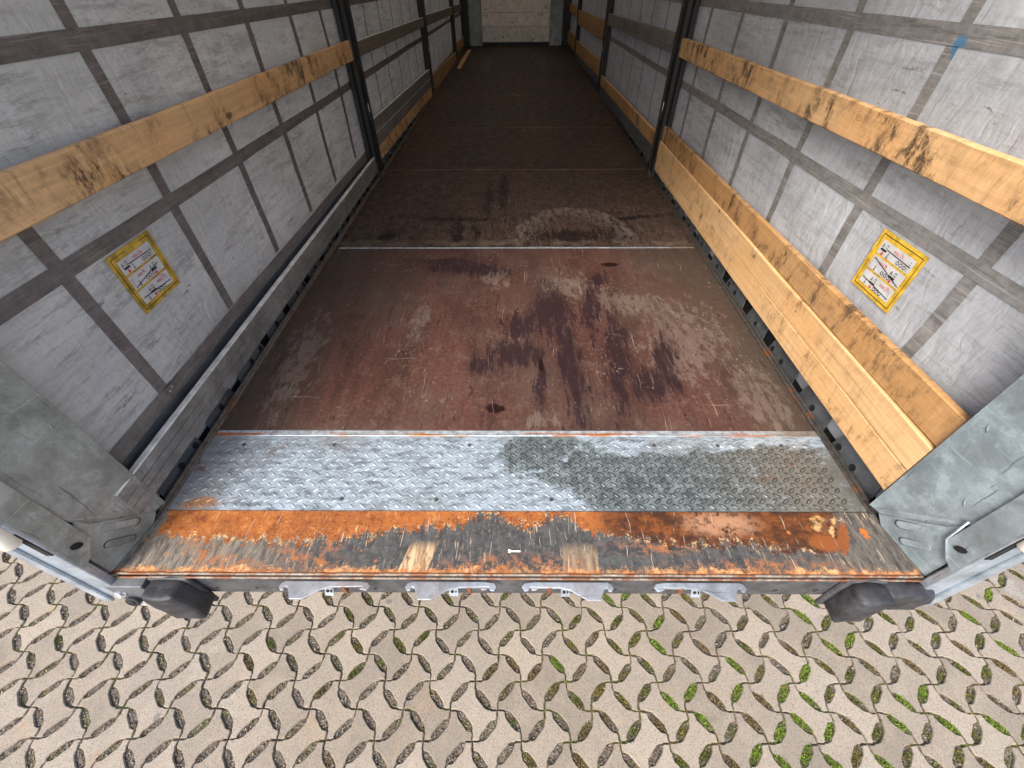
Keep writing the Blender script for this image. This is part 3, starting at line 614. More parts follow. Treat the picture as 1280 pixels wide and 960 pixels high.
# moss blades and grit in the openings
def build_tinted(name, verts, faces, cols_, mat, label):
    me = bpy.data.meshes.new(name); me.from_pydata(verts, [], faces); me.materials.append(M[mat])
    at = me.attributes.new('tint', 'FLOAT_COLOR', 'POINT'); at.data.foreach_set('color', [x for c in cols_ for x in (*c, 1)])
    o = bpy.data.objects.new(name, me); C.objects.link(o); o['kind'] = 'stuff'; o['label'] = label; o['category'] = name
    return o
rg = random.Random(11)
mv, mf, mc = [], [], []; gv, gf, gc = [], [], []; lv, lf_, lc = [], [], []
vis = [h for h in holes.values() if -3.2 < h[0].x < 3.2 and -.75 < h[0].y < .75]
for hm, dr in vis:
    d2 = Vector((-dr.y, dr.x, 0))
    m = mnoise.noise(Vector((hm.x*1.1+5, hm.y*1.6, 3.1)))*.8 + mnoise.noise(Vector((hm.x*5, hm.y*5, 1.1)))*.5 + rg.uniform(-.45, .35)
    m += .16*(hm.x > -.9) + .14*(hm.x > .7) - .3*(hm.x < -1.0) + .12*(hm.y < .1)
    frac = max(0, min(1, (m-.02)*1.15))*.85
    gk = rg.choice([0, 0, 1, 2])
    base = [(.13, .155, .025), (.19, .165, .04), (.21, .15, .065)][gk] if frac < .66 else (.19, .29, .035)
    # part of the opening only: centre shifted
    sh = rg.uniform(-.5, .5)*(1-frac)
    nb = int(330*frac)
    for _ in range(nb):
        u = max(-1.05, min(1.05, rg.gauss(sh, .55*(.35+.65*frac)))); wv_ = rg.uniform(-1, 1)*math.sqrt(max(0, 1-u*u))
        p = hm+dr*u*.047+d2*wv_*(.0155 if frac < .5 else .0185)
        z = GZ-.011+rg.uniform(0, .005)
        hgt = rg.uniform(.004, .0085)*(1+.5*frac); a = rg.uniform(0, 6.28); wd = rg.uniform(.0007, .0019)
        lean = Vector((math.cos(a), math.sin(a), 0))*hgt*rg.uniform(.3, 1.2); sd_ = Vector((-math.sin(a), math.cos(a), 0))*wd
        b = len(mv); base3 = Vector((p.x, p.y, z))
        mv += [base3-sd_, base3+sd_, base3+lean*.5+sd_*.9+Vector((0, 0, hgt*.7)), base3+lean+Vector((0, 0, hgt)), base3+lean*.5-sd_*.9+Vector((0, 0, hgt*.7))]
        mf.append((b, b+1, b+2, b+3, b+4))
        f = rg.uniform(.45, 1.7); col = tuple(x*f for x in base)
        if rg.random() < .20: col = rg.choice([(.30, .24, .10), (.20, .12, .06), (.10, .07, .04)])
        mc += [tuple(x*.55 for x in base)]*2+[col]*3
    for _ in range(int(34*(1-.6*frac))):
        u = rg.uniform(-1, 1); wv_ = rg.uniform(-1, 1)*(1-abs(u)*.6)
        p = hm+dr*u*.045+d2*wv_*.0155; s_ = rg.uniform(.0015, .0048); z = GZ-.012+rg.uniform(0, .004)
        b = len(gv); k0 = rg.uniform(0, 6.28)
        gv += [(p.x+s_*math.cos(k0+q*1.257)*rg.uniform(.7, 1.2), p.y+s_*math.sin(k0+q*1.257)*rg.uniform(.7, 1.2), z) for q in range(5)]+[(p.x+rg.uniform(-.3, .3)*s_, p.y+rg.uniform(-.3, .3)*s_, z+s_*.9)]
        gf += [(b+q, b+(q+1) % 5, b+5) for q in range(5)]
        t = rg.choice([(.22, .20, .17), (.10, .09, .08), (.19, .15, .11), (.05, .045, .04), (.28, .26, .23)]); gc += [t]*6
    for _ in range(rg.randint(1, 6)):          # dry needles and leaf litter
        p = hm+dr*rg.uniform(-1, 1)*.04+d2*rg.uniform(-1, 1)*.013; a = rg.uniform(0, 6.28); L = rg.uniform(.004, .012); t = Vector((math.cos(a), math.sin(a), 0))*L/2; q = Vector((-t.y, t.x, 0)).normalized()*rg.uniform(.0006, .0018)
        c0 = Vector((p.x, p.y, GZ-.008+rg.uniform(0, .005))); b = len(lv)
        lv += [c0-t-q, c0+t-q+Vector((0, 0, .003)), c0+t+q+Vector((0, 0, .003)), c0-t+q]; lf_.append((b, b+1, b+2, b+3))
        lc += [rg.choice([(.30, .19, .085), (.13, .08, .045), (.22, .15, .08), (.42, .32, .18)])]*4
for j in rows:                                   # moss creeping along some of the joints
    for i in cols:
        for (a_, b_, jt) in ((V(i, j), V(i, j-1), j), (V(i, j), V(i+(1 if j % 2 else -1), j-1), j)):
            if abs(b_.x-a_.x) > D*.7 or not (-3.1 < a_.x < 3.1 and -.7 < a_.y < .7): continue
            m = mnoise.noise(Vector((a_.x*1.3+2, a_.y*1.7, 7)))+.25*(a_.x > 0)+rg.uniform(-.5, .3)
            if m < .05: continue
            pts_ = side(a_, b_, jt, False)
            for (p, tg, gp) in pts_:
                if gp > .004: continue
                for _ in range(int(9+14*m)):
                    q = p+tg*rg.uniform(-.010, .010)+Vector((-tg.y, tg.x, 0))*rg.gauss(0, .0022)
                    hgt = rg.uniform(.002, .005); a = rg.uniform(0, 6.28); b = len(mv); z = GZ-.004; wd = rg.uniform(.0006, .0014)
                    ln = Vector((math.cos(a), math.sin(a), 0))*hgt; sd_ = Vector((-math.sin(a), math.cos(a), 0))*wd; b3 = Vector((q.x, q.y, z))
                    mv += [b3-sd_, b3+sd_, b3+ln+Vector((0, 0, hgt))]; mf.append((b, b+1, b+2))
                    f = rg.uniform(.6, 1.4); col = rg.choice([(.15, .15, .03), (.19, .13, .05), (.12, .16, .025)]); mc += [tuple(x*f for x in col)]*3
build_tinted('moss', mv, mf, mc, 'tint', 'green and yellowish moss growing in the openings of the concrete pavers')
build_tinted('grit', gv, gf, gc, 'stone', 'small grey and brown grit lying in the openings of the pavers')
build_tinted('leaf_litter', lv, lf_, lc, 'stone', 'dry brown needles and leaf bits lying in the paver openings')

# ------------------------------------------------------------------ trailer
TR = empty('curtain_trailer', (0, 0, GZ))
tag(TR, 'long empty curtain sided trailer with worn brown floor and rusty rear sill', 'trailer')
def tp(mb, name, mats, parent=None, **k):
    """part of the trailer; vertices are given in world coordinates"""
    o = mb.build(name, mats, None, **k)
    if parent is None:
        o.parent = TR; o.matrix_parent_inverse = Matrix.Translation((0, 0, -GZ))
    else:
        o.parent = parent
    return o

# floor panels
seams = [.578, 2.157, 3.71, 5.163, 6.52, 8.02, 9.55, 11.0, FRONT]
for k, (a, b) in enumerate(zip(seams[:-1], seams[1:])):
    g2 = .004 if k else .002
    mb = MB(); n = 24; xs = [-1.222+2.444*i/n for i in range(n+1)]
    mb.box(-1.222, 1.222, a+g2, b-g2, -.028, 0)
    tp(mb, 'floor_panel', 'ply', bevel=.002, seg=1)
for k, y in enumerate(seams[1:-1]):
    mb = MB(); hw = .0070 if k == 0 else (.0045 if k == 1 else .0032)
    mb.box(-1.2, 1.205, y-hw, y+hw, -.01, .0022 if k == 0 else .0012)
    tp(mb, 'joint_strip', 'strip' if k == 0 else 'joint')
mb = MB(); mb.box(-1.25, 1.25, .2, FRONT, -.05, -.032); tp(mb, 'subfloor', 'black')
# pale worn strips let into the far floor
for x, xx in ((-.66, -.47), (.44, .62)):
    mb = MB(); mb.box(x, xx, 8.93, 10.6, .0, .003); tp(mb, 'wear_strip', 'alu_dark')

# edge angles along both sides
for s, mt in ((-1, 'edge'), (1, 'edge_r')):
    mb = MB(); xs = []
    N = 90
    for i in range(N+1):
        y = .212+(FRONT-.212)*i/N; j1 = .002*mnoise.noise(Vector((y*3, s*5, 0)))
        prof = [(1.2235, -.02), (1.2235, .0035), (1.2325, .0045), (1.2335, .001), (1.2385, .001), (1.240, .011), (1.2475, .0115), (1.249, -.06)]
        xs.append([(s*(px+j1), y, pz+.001*mnoise.noise(Vector((y*7, px*90, 2)))) for px, pz in prof])
    vs = [q for r_ in xs for q in r_]; k = 8
    mb.add(vs, [(i*k+j, i*k+j+1, (i+1)*k+j+1, (i+1)*k+j) for i in range(N) for j in range(k-1)])
    tp(mb, 'edge_angle', mt)
    # outer side rail, coloured black as the shaded gap, with upright perforated tabs
    mb = MB(); mb.box(s*1.252, s*1.30, .02, FRONT, -.16, -.055); mb.box(s*1.290, s*1.298, .15, FRONT, -.055, .06)
    tp(mb, 'side_rail', 'void')
    y = .275; hs = [(.12, .215), (.10,)]
    k = 0
    while y < 12.2:
        L = .245 if k % 2 == 0 else .20
        near3 = any(abs((y+L/2)-q) < .14 for q in (3.57, 6.96, 10.5))
        if not near3:
            mb = MB(); X0 = s*1.262
            mb.prism([(X0, y-.012, -.05), (X0, y+L+.012, -.05), (X0+s*.014, y+L-.012, .075), (X0+s*.014, y+.01, .075)], (s*.004, 0, 0))
            for q in (hs[k % 2]):
                c = Vector((X0+s*.0062, y+q, .012)); disc(mb, c, (-s, 0, .11), .0135, .003, 14, 1)
                disc(mb, c, (-s, 0, .11), .017, .0015, 14, 0)
            tp(mb, 'rail_tab', ['rail', 'void'])
        y += L+.075; k += 1

# tread plate with raised lozenges
mb = MB(); ring = []
PY0, PY1 = .222, .546
mb.box(-1.221, 1.2215, PY0, PY1, -.02, .0040); ring += [0.]*8
px_, py_ = .0410, .0294
r2 = random.Random(3)
row = 0; y = PY0+.014
while y < PY1-.008:
    nrow = int(2.40/px_)
    for i in range(nrow):
        x = -1.195+i*px_+(px_/2 if row % 2 else 0)
        if x > 1.195: continue
        ang = (R(38) if row % 2 else R(-38))+r2.uniform(-.05, .05)
        L, W, H = .0150*r2.uniform(.9, 1.05), .0050, .0019
        ca, sa = math.cos(ang), math.sin(ang)
        vs = []; n = 10
        for (k_, zz, in_) in ((1.5, .0042, 0), (1., .0042, 1), (.45, .0040+H, 1)):
            for q in range(n):
                a = 2*math.pi*q/n; ex = L*k_ if k_ <= 1 else L+.0028; ey = W*k_ if k_ <= 1 else W+.0028
                u, v_ = ex*math.cos(a), ey*math.sin(a); vs.append((x+u*ca-v_*sa, y+u*sa+v_*ca, zz if k_ <= 1 else .0043))
        ring += [.25]*n+[1.]*n+[0.]*n
        fs = [(a*n+q, a*n+(q+1) % n, (a+1)*n+(q+1) % n, (a+1)*n+q) for a in range(2) for q in range(n)]+[tuple(2*n+q for q in range(n))]
        mb.add(vs, fs)
    y += py_/1.35; row += 1
pl = tp(mb, 'tread_plate', 'tread')
if len(pl.data.vertices) == len(ring):
    at = pl.data.attributes.new('grime', 'FLOAT', 'POINT'); at.data.foreach_set('value', ring)
for x, y in [(-.72, .50), (-.18, .50), (.06, .50), (.22, .505), (.55, .50), (.80, .50), (-.28, .26), (.13, .262), (-.62, .262), (.66, .262), (1.05, .50), (-1.08, .5)]:
    b = MB(); disc(b, (x, y, .0038), (0, 0, 1), .0085, .0022, 16); disc(b, (x, y, .0058), (0, 0, 1), .0035, .0008, 8, 1); b.build('screw', ['rail', 'void'], pl)
mb = MB(); mb.box(-1.2215, 1.2215, .5475, .576, -.02, .0030); mb.box(-1.2215, 1.2215, .5475, .5535, .003, .0052); tp(mb, 'joint_plate', 'strip', bevel=.0012, seg=1)

# rear sill (wider at the back edge), lip and beam
mb = MB(); N = 64; vs = []
outl = [(-1.276, .006), (1.276, .006), (1.252, .2195), (-1.252, .2195)]
mb.prism([(x, y, -.018) for x, y in outl], (0, 0, .018)); sill = tp(mb, 'rear_sill', 'sill', bevel=.0015, seg=1)
mb = MB(); pts = [(-1.278+2.556*i/80, .0035+.0012*mnoise.noise(Vector((i*.7, 0, 0))), -.001+.0015*mnoise.noise(Vector((i*.9, 3, 0)))) for i in range(81)]
mb.tube(pts, .0044, 8); pts2 = [(p[0], -.004, p[2]-.012) for p in pts]; mb.tube(pts2, .0036, 8)
mb.build('sill_lip', 'lip', sill, smooth=True)
mb = MB(); mb.box(-.018, .018, .075, .079, .0002, .004); mb.box(-.022, -.014, .072, .082, .0002, .0045); mb.build('staple', 'white', sill)
mb = MB(); mb.box(-1.27, 1.27, .004, .075, -.165, -.0185); beam = tp(mb, 'rear_beam', 'beam', bevel=.003)
for i in range(16):
    x = -1.0+i*.1333; b = MB(); disc(b, (x, .0038, -.125), (0, -1, 0), .006, .0012, 10, 0, 1.6, .5); b.build('drain_slot', 'void', beam)
# chassis members far under the floor
mb = MB()
for s in (-1, 1): mb.box(s*.42, s*.54, .1, FRONT, -.40, -.055)
for k in range(12): mb.box(-1.2, 1.2, .5+k, .56+k, -.13, -.056)
tp(mb, 'chassis_frame', 'black')
for s in (-1, 1):
    for k in range(3):
        mb = MB(); c = Vector((s*.98, 3.2+1.31*k, GZ+.50)); n = 28
        prof = [(.26, -.13), (.40, -.15), (.47, -.15), (.50, -.12), (.50, .12), (.47, .15), (.40, .15), (.26, .13)]
        vs = [(c.x+w_, c.y+r_*math.cos(2*math.pi*q/n), c.z+r_*math.sin(2*math.pi*q/n)) for r_, w_ in prof for q in range(n)]
        mb.add(vs, [(a*n+q, a*n+(q+1) % n, (a+1)*n+(q+1) % n, (a+1)*n+q) for a in range(len(prof)-1) for q in range(n)])
        wh = tp(mb, 'wheel', 'rubber', smooth=True)
        b = MB(); disc(b, (c.x-.1, c.y, c.z), (1, 0, 0), .262, .2, 24); b.build('rim', 'rail', wh)

# door lock keepers on the rear beam
def keeper(xc, mir, rusty):
    # plate outline seen from above, real depth 7 cm
    f = -1 if mir else 1
    z = -.040
    def q(x, y): return (xc+f*x, y, z)
    out = [(-.140, -.012), (-.128, -.006), (.10, -.006), (.135, -.010), (.142, -.022), (.134, -.034), (.122, -.032), (.118, -.022), (.02, -.024), (-.01, -.032), (-.060, -.060), (-.100, -.060), (-.112, -.034), (-.118, -.024), (-.126, -.022), (-.128, -.034), (-.138, -.034), (-.145, -.024)]
    mb = MB(); P_ = [q(*p) for p in out]
    if mir: P_ = P_[::-1]
    mb.prism(P_, (0, 0, .007))
    kp = tp(mb, 'lock_keeper', 'hook', bevel=.0018)
    mb = MB(); mb.tube([q(-.145, -.020), q(.142, -.018)], .0055, 8); mb.build('pivot_rod', 'hook', kp, smooth=True)
    mb = MB(); x = xc+f*.004
    mb.prism([(x-.014, -.012, -.050), (x+.014, -.012, -.050), (x+.014, -.030, -.085), (x-.014, -.030, -.085)], (0, -.003, .0015))
    disc(mb, (x-.004, -.0245, -.066), (0, -.9, .45), .0055, .002, 10, 1); mb.box(x+.006, x+.009, -.028, -.023, -.071, -.060, 1)
    mb.build('bracket', ['hook', 'void'], kp)
    mb = MB(); x = xc+f*.055; mb.box(x-.006, x+.006, -.026, -.008, -.085, -.034); mb.box(xc+f*.045, xc+f*.115, -.022, -.010, -.050, -.041); mb.build('catch', 'hookrust', kp, bevel=.002)
    mb = MB(); disc(mb, (xc+f*.100, .003, -.095), (0, -1, .25), .0105, .010, 12, 0, 1.3, .9); mb.build('bolt', 'bolt', kp, bevel=.002)
for xc, mi_, r_ in ((-.600, 0, 0), (-.200, 0, 0), (.165, 1, 0), (.580, 1, 1)): keeper(xc, mi_, r_)

# rubber buffers and corner covers
def blob_mesh(name, pts_bot, top_y, z0, z1, mat, parent=None, sub=2):
    pass
def cushion(x0, x1, y0, y1, z0, z1, skew=0, mat='rubber', name='rubber_buffer', parent=None, r=.018, cut=0):
    bm = bmesh.new(); bmesh.ops.create_cube(bm, size=1)
    for v in bm.verts:
        u, w_, h = v.co.x+.5, v.co.y+.5, v.co.z+.5
        v.co = Vector((x0+(x1-x0)*u+skew*(1-h), y0+(y1-y0)*w_+(cut*(1-h) if w_ < .5 else 0), z0+(z1-z0)*h))
    bmesh.ops.bevel(bm, geom=list(bm.edges), offset=r, segments=3, profile=.5, affect='EDGES')
    bmesh.ops.subdivide_edges(bm, edges=list(bm.edges), cuts=2, use_grid_fill=True)
    for v in bm.verts:
        v.co += Vector([mnoise.noise(v.co*16+Vector((k*7, 0, 0))) for k in range(3)])*.009
    me = bpy.data.meshes.new(name); bm.to_mesh(me); bm.free(); me.materials.append(M[mat])
    me.polygons.foreach_set('use_smooth', [True]*len(me.polygons))
    o = bpy.data.objects.new(name, me); C.objects.link(o)
    if parent: o.parent = parent
    else: o.parent = TR; o.matrix_parent_inverse = Matrix.Translation((0, 0, -GZ))
    return o
for sx in (-1, 1):
    mb = MB(); mb.box(sx*1.035, sx*1.160, -.012, .003, -.215, -.010); tp(mb, 'buffer_plate', 'beam', bevel=.004)
cushion(-1.150, -1.045, -.075, .0, -.19, -.012, 0.02)
cushion(1.045, 1.15, -.075, .0, -.20, -.012, 0.0)
# left corner: steel box with bolts, right corner: rubber sleeve torn open over a pale bracket
mb = MB(); mb.box(-1.285, -1.165, -.035, .0, -.17, -.014); cb = tp(mb, 'corner_bracket', 'rail', bevel=.004)
for (x, z) in ((-1.262, -.065), (-1.225, -.135)):
    b = MB(); disc(b, (x, -.034, z), (0, -1, .3), .013, .012, 6); disc(b, (x, -.034, z), (0, -1, .3), .019, .003, 14); b.build('bolt', 'bolt', cb, bevel=.0015)
b = MB(); disc(b, (-1.245, -.030, -.115), (0, -1, .2), .022, .02, 16); disc(b, (-1.245, -.049, -.112), (0, -1, .2), .011, .004, 12, 1); b.build('grommet', ['rubber', 'void'], cb, bevel=.002)
cushion(1.145, 1.30, -.055, .0, -.135, -.014, 0, name='rubber_sleeve', r=.02)
mb = MB(); mb.box(1.20, 1.30, -.04, .0, -.175, -.13); tp(mb, 'corner_bracket', 'frame', bevel=.004)

# ---------------- corner plates at the rear, door frame profiles and folded doors
for s in (-1, 1):
    mt = 'steel_l' if s < 0 else 'steel_r'
    def P(x, y, z): return (s*x, y, z)
    # main sheet: from the deep edge at y=.235 to the sill corner
    mb = MB()
    mb.prism([P(1.226, .237, .022), P(1.2335, .190, .040), P(1.2526, .070, .195), P(1.258, .036, .290), P(1.258, .036, 2.62), P(1.226, .237, 2.62)], (s*.003, 0, 0))
    mb.prism([P(1.226, .237, .03), P(1.226, .237, 2.62), P(1.262, .240, 2.62), P(1.262, .240, .03)], (0, -.003, 0))
    cp = tp(mb, 'corner_post', mt, bevel=.001, seg=1)
    # foot gusset below the crease, bent slightly outward
    mb = MB()
    mb.prism([P(1.2285, .215, .045), P(1.238, .17, .002), P(1.272, .004, .002), P(1.264, .004, .16), P(1.254, .060, .245)], (s*.003, 0, 0))
    gs = mb.build('gusset', mt, cp, bevel=.001, seg=1)
    mb = MB(); mb.tube([P(1.2275, .222, .026), P(1.2325, .192, .038), P(1.2425, .130, .116), P(1.2520, .071, .194), P(1.2570, .037, .287)], [.0012, .0018, .0020, .0024, .0016], 6, 0); mb.build('crease', mt, gs, smooth=True)
    # pressed slots
    def slot(y0, z0, y1, z1, wd, nm):
        a = Vector(P(1.2405-.0+.0, y0, z0)); 
        pts = []; d = Vector((0, y1-y0, z1-z0)); L = d.length; d.normalize(); n_ = Vector((0, -d.z, d.y))
        for k in range(9): t = math.pi/2+math.pi*k/8; pts.append(Vector((0, y0, z0))+wd*(math.cos(t)*d+math.sin(t)*n_))
        for k in range(9): t = -math.pi/2+math.pi*k/8; pts.append(Vector((0, y1, z1))+wd*(math.cos(t)*d+math.sin(t)*n_))
        out = []
        for p in pts:
            x = 1.2285+(.215-p.y)/.211*.0415-.0012 - .0005
            out.append((s*x, p.y, p.z))
        m_ = MB(); m_.prism([(x_-s*.0022, y_, z_) for x_, y_, z_ in out], (s*.006, 0, 0)); m_.build(nm, mt, gs, bevel=.0018, seg=2)
        ctr = sum((Vector(q) for q in out), Vector())/len(out); m_ = MB(); m_.prism([ctr+(Vector(q)-ctr)*1.10+Vector((-s*.0004, 0, 0)) for q in out], (s*.003, 0, 0)); m_.build('slot_outline', 'edge_r', gs)  # dark outline added around the slot: settled dirt with painted edge shade
    slot(.140, .070, .082, .145, .012, 'pressed_slot')
    slot(.100, .035, .058, .088, .011, 'pressed_slot')
    # rear flange that laps over the main sheet, with a weld bead and an oval hole
    mb = MB()
    mb.prism([P(1.2485, .044, .165), P(1.2485, .044, 2.62), P(1.262, -.022, 2.62), P(1.262, -.022, .10), P(1.2565, .004, .115)], (s*.004, 0, 0))
    fl = mb.build('rear_flange', mt, cp, bevel=.0012, seg=1)
    if s > 0:
        mb = MB(); mb.tube([P(1.2475, .052, .262), P(1.2480, .046, .17), P(1.2555, .006, .118)], .0032, 8); mb.build('weld_bead', 'frame', fl, smooth=True)
    mb = MB(); c = Vector(P(1.2575-.003, .010, .180)); disc(mb, c, (-s, -.2, 0), .013, .0015, 18, 0, .75, 1.25); mb.build('oval_hole', 'void', fl)
    # rivets and gouges on the sheet
    for (y, z) in ((.20, .50), (.17, .74), (.10, .30)):
        mb = MB(); X = 1.226+(.237-y)/.201*.032-.0012
        if (y, z) == (.17, .74): disc(mb, P(X, y-.06, z-.09), (-s, 0, 0), .009, .004, 14)
        else:
            mb.tube([P(X+.0008, y, z), P(X+.0004, y-.005, z-.012), P(X+.0008, y-.013, z-.020)], [.0006, .0018, .0006], 6)
        mb.build('dent' if (y, z) != (.17, .74) else 'rivet', mt, cp, smooth=True)
    # frame profile facing the rear
    mb = MB()
    mb.box(s*1.262, s*1.352, -.030, -.004, -.15 if s > 0 else -.12, 2.65)
    mb.box(s*1.325, s*1.356, -.040, -.029, -.13, 2.65)
    fp = tp(mb, 'door_frame', 'frame', bevel=.004)
    mb = MB(); mb.box(s*1.2635, s*1.283, -.0318, -.02, .212, .338); mb.build('frame_slot', 'void', fp)
    mb = MB(); mb.box(s*1.2635, s*1.283, -.0318, -.02, .60, .72); mb.build('frame_slot', 'void', fp)
    for z in (.375, 1.15, 1.9):
        mb = MB(); mb.tube([(s*1.286, -.040, z-.075), (s*1.286, -.040, z-.066), (s*1.286, -.040, z+.066), (s*1.286, -.040, z+.075)], [.014, .022, .022, .014], 14); hg = mb.build('hinge_cap', 'white', fp, smooth=True)
        b = MB(); b.box(s*1.275, s*1.345, -.036, -.029, z-.075, z+.075); disc(b, (s*1.312, -.036, z-.09), (0, -1, 0), .006, .004, 10); b.build('hinge_leaf', 'frame', fp, bevel=.002)
    # the door folded back along the outside
    mb = MB(); mb.box(s*1.366, s*1.392, .01, 1.22, -.15, 2.60); dr = tp(mb, 'rear_door', 'frame', bevel=.003)
    mb = MB(); mb.box(s*1.3585, s*1.3655, -.034 if s > 0 else -.02, .01, -.15, 2.60); mb.build('door_seal', 'rubber', dr, bevel=.002)

# ---------------- curtains
def cur(y, z, s):
    b = .011*mnoise.noise(Vector((y*1.1, z*1.6, s*4)))+.0042*mnoise.noise(Vector((y*4+z*2, z*4, s*9)))
    return s*(1.289+b)
def sheet(y0, y1, z0f, z1f, s, off, ny, nz, name, mat, parent=None, th=.0):
    mb = MB(); vs = []
    for i in range(ny+1):
        y = y0+(y1-y0)*i/ny
        for j in range(nz+1):
            z = z0f(y)+(z1f(y)-z0f(y))*j/nz
            vs.append((cur(y, z, s)-s*off, y, z))
    fs = [(i*(nz+1)+j, (i+1)*(nz+1)+j, (i+1)*(nz+1)+j+1, i*(nz+1)+j+1) for i in range(ny) for j in range(nz)]
    mb.add(vs, fs); return mb
def drop(z, y): return z-.012*(y-.3)
for s, cm_, bmt in ((-1, 'curt_l', 'belt_l'), (1, 'curt_r', 'belt_r')):
    mb = sheet(.10, FRONT-.02, lambda y: .0, lambda y: 2.65, s, 0, 230, 48, 'c', cm_)
    cu = tp(mb, 'side_curtain', cm_, smooth=True)
    for zc, hw in ((.742, .0245), (1.212, .0255), (1.70, .026), (2.2, .026)):
        mb = sheet(.105, FRONT-.03, lambda y: drop(zc, y)-hw, lambda y: drop(zc, y)+hw, s, .0022, 230, 1, 'b', bmt)
        mb.build('belt_strip', bmt, cu, smooth=True)
    mb = sheet(.105, FRONT-.03, lambda y: drop(.212, y), lambda y: drop(.268, y), s, .0024, 230, 2, 'b', bmt); mb.build('hem_strip', bmt, cu, smooth=True)
    mb = sheet(.105, FRONT-.03, lambda y: drop(.10, y), lambda y: drop(.2095, y), s, .0024, 230, 2, 'b', bmt); mb.build('hem_flap', 'rail', cu, smooth=True)
    k = 0; y = .555
    r3 = random.Random(5+s)
    while y < FRONT-.1:
        wdt = .024 if y < 3.4 else .016
        mb = sheet(y-wdt, y+wdt, lambda q: .262, lambda q: 2.64, s, .0012, 1, 48, 'v', bmt); mb.build('seam_strip', bmt, cu, smooth=True)
        y += .525; k += 1
    # load guide sticker
    y0, y1, z0, z1 = .690, .902, .497, .706
    if s > 0: y0, y1, z0, z1 = .703, .915, .490, .700
    mb = MB()
    Ws, Hs = y1-y0, z1-z0
    def T3(u, v, off):           # u,v in 0..1 sticker space, right/up as read from inside
        yy = y0+u*Ws if s < 0 else y1-u*Ws; zz = z0+v*Hs
        return (cur(yy, zz, s)-s*(.0040+off), yy, zz)
    def poly(pts, off, mi):
        P_ = [T3(u, v, off) for u, v in pts]; mb.add(P_, [tuple(range(len(P_)))], mi)
    def rect(u0, v0, u1, v1, off, mi, n=4):
        m = n if n > 2 else 1
        for i in range(n):
            a, b = u0+(u1-u0)*i/n, u0+(u1-u0)*(i+1)/n
            for j in range(m):
                c_, d_ = v0+(v1-v0)*j/m, v0+(v1-v0)*(j+1)/m
                poly([(a, c_), (b, c_), (b, d_), (a, d_)], off, mi)
    def line(u0, v0, u1, v1, w_, mi, off=.0018):
        d = Vector((u1-u0, v1-v0)); d.normalize(); n_ = Vector((-d.y, d.x))*w_/2
        poly([(u0-n_.x, v0-n_.y), (u1-n_.x, v1-n_.y), (u1+n_.x, v1+n_.y), (u0+n_.x, v0+n_.y)], off, mi)
    def circ(u, v, r, w_, mi, n=14):
        for k in range(n):
            a, b = 2*math.pi*k/n, 2*math.pi*(k+1)/n
            poly([(u+(r-w_)*math.cos(a), v+(r-w_)*math.sin(a)), (u+r*math.cos(a), v+r*math.sin(a)), (u+r*math.cos(b), v+r*math.sin(b)), (u+(r-w_)*math.cos(b), v+(r-w_)*math.sin(b))], .0018, mi)
    def text(st, u, v, h, mi, w_=.8):
        cu_ = bpy.data.curves.new('t', 'FONT'); cu_.body = st; cu_.size = 1; ob = bpy.data.objects.new('t', cu_); C.objects.link(ob)
        dg = bpy.context.evaluated_depsgraph_get(); me = bpy.data.meshes.new_from_object(ob.evaluated_get(dg))
        vs = [T3(u+q.co.x*h*w_, v+q.co.y*h, .0018) for q in me.vertices]
        mb.add(vs, [tuple(p.vertices) for p in me.polygons], mi)
        bpy.data.objects.remove(ob); bpy.data.meshes.remove(me)
    rect(0, 0, 1, 1, 0, 0, 10)
    e = .06
    for a in ((e, e, 1-e, e), (1-e, e, 1-e, 1-e), (1-e, 1-e, e, 1-e), (e, 1-e, e, e)): line(*a, .010, 2, .0009)
    for r_ in range(3):
        v0 = .12+.262*(2-r_); rect(.13, v0, .87, v0+.225, .0009, 1, 6)
        lx = (.17, .60, .34)[r_]
        if r_ == 1: line(.17, v0+.19, .86, v0+.03, .014, 2) if s > 0 else line(.17, v0+.03, .80, v0+.14, .014, 2)
        else: line((.30, 0, .16)[r_], v0+(.12 if r_ == 0 else .10), .84, v0+(.10 if r_ == 0 else .05), .014, 2)
        for k in range(3): circ((.60, .46, .50)[r_]+k*.075, v0+(.05 if r_ != 2 else .035), .032, .011, 2)
        line((.36, .28, .26)[r_], v0+.02, (.36, .28, .26)[r_], v0+.10, .012, 2); line((.34, .26, .24)[r_], v0+.02, (.38, .30, .28)[r_], v0+.02, .012, 2)
        text('A', lx-.01, v0+.115, .10, 2); text('/2', lx+.065, v0+.12, .10, 2)
        rect(lx, v0+.075, lx+.13, v0+.105, .0022, 2, 1); line(lx+.07, v0+.07, lx+.07, v0+.0, .016, 3); poly([(lx+.035, v0+.035), (lx+.105, v0+.035), (lx+.07, v0-.005)], .0019, 3)
        text(('max.13t.', 'max.9t.', 'max.27t.')[r_], (.42, .30, .56)[r_], v0+.135, .095, 3, .72)
        for k in range(5): rect((.16+.0*k) if r_ == 1 else .80, v0+.02+.035*k, ((.16) if r_ == 1 else .80)+.012, v0+.034+.035*k, .0018, 2, 1)
    mb.build('sticker', ['yellow' if s > 0 else 'yellow_old', 'stgrey', 'ink', 'red'], cu)
    # rivet plates on the lower hem
    for y in (.575,):
        mb = MB(); x = cur(y, .24, s)-s*.006; mb.box(x, x-s*.002, y-.018, y+.018, .225, .262); disc(mb, (x-s*.002, y-.008, .244), (-s, 0, 0), .004, .002, 8, 1); disc(mb, (x-s*.002, y+.009, .250), (-s, 0, 0), .004, .002, 8, 1)
        mb.build('buckle_plate', ['edge', 'bolt'], cu)

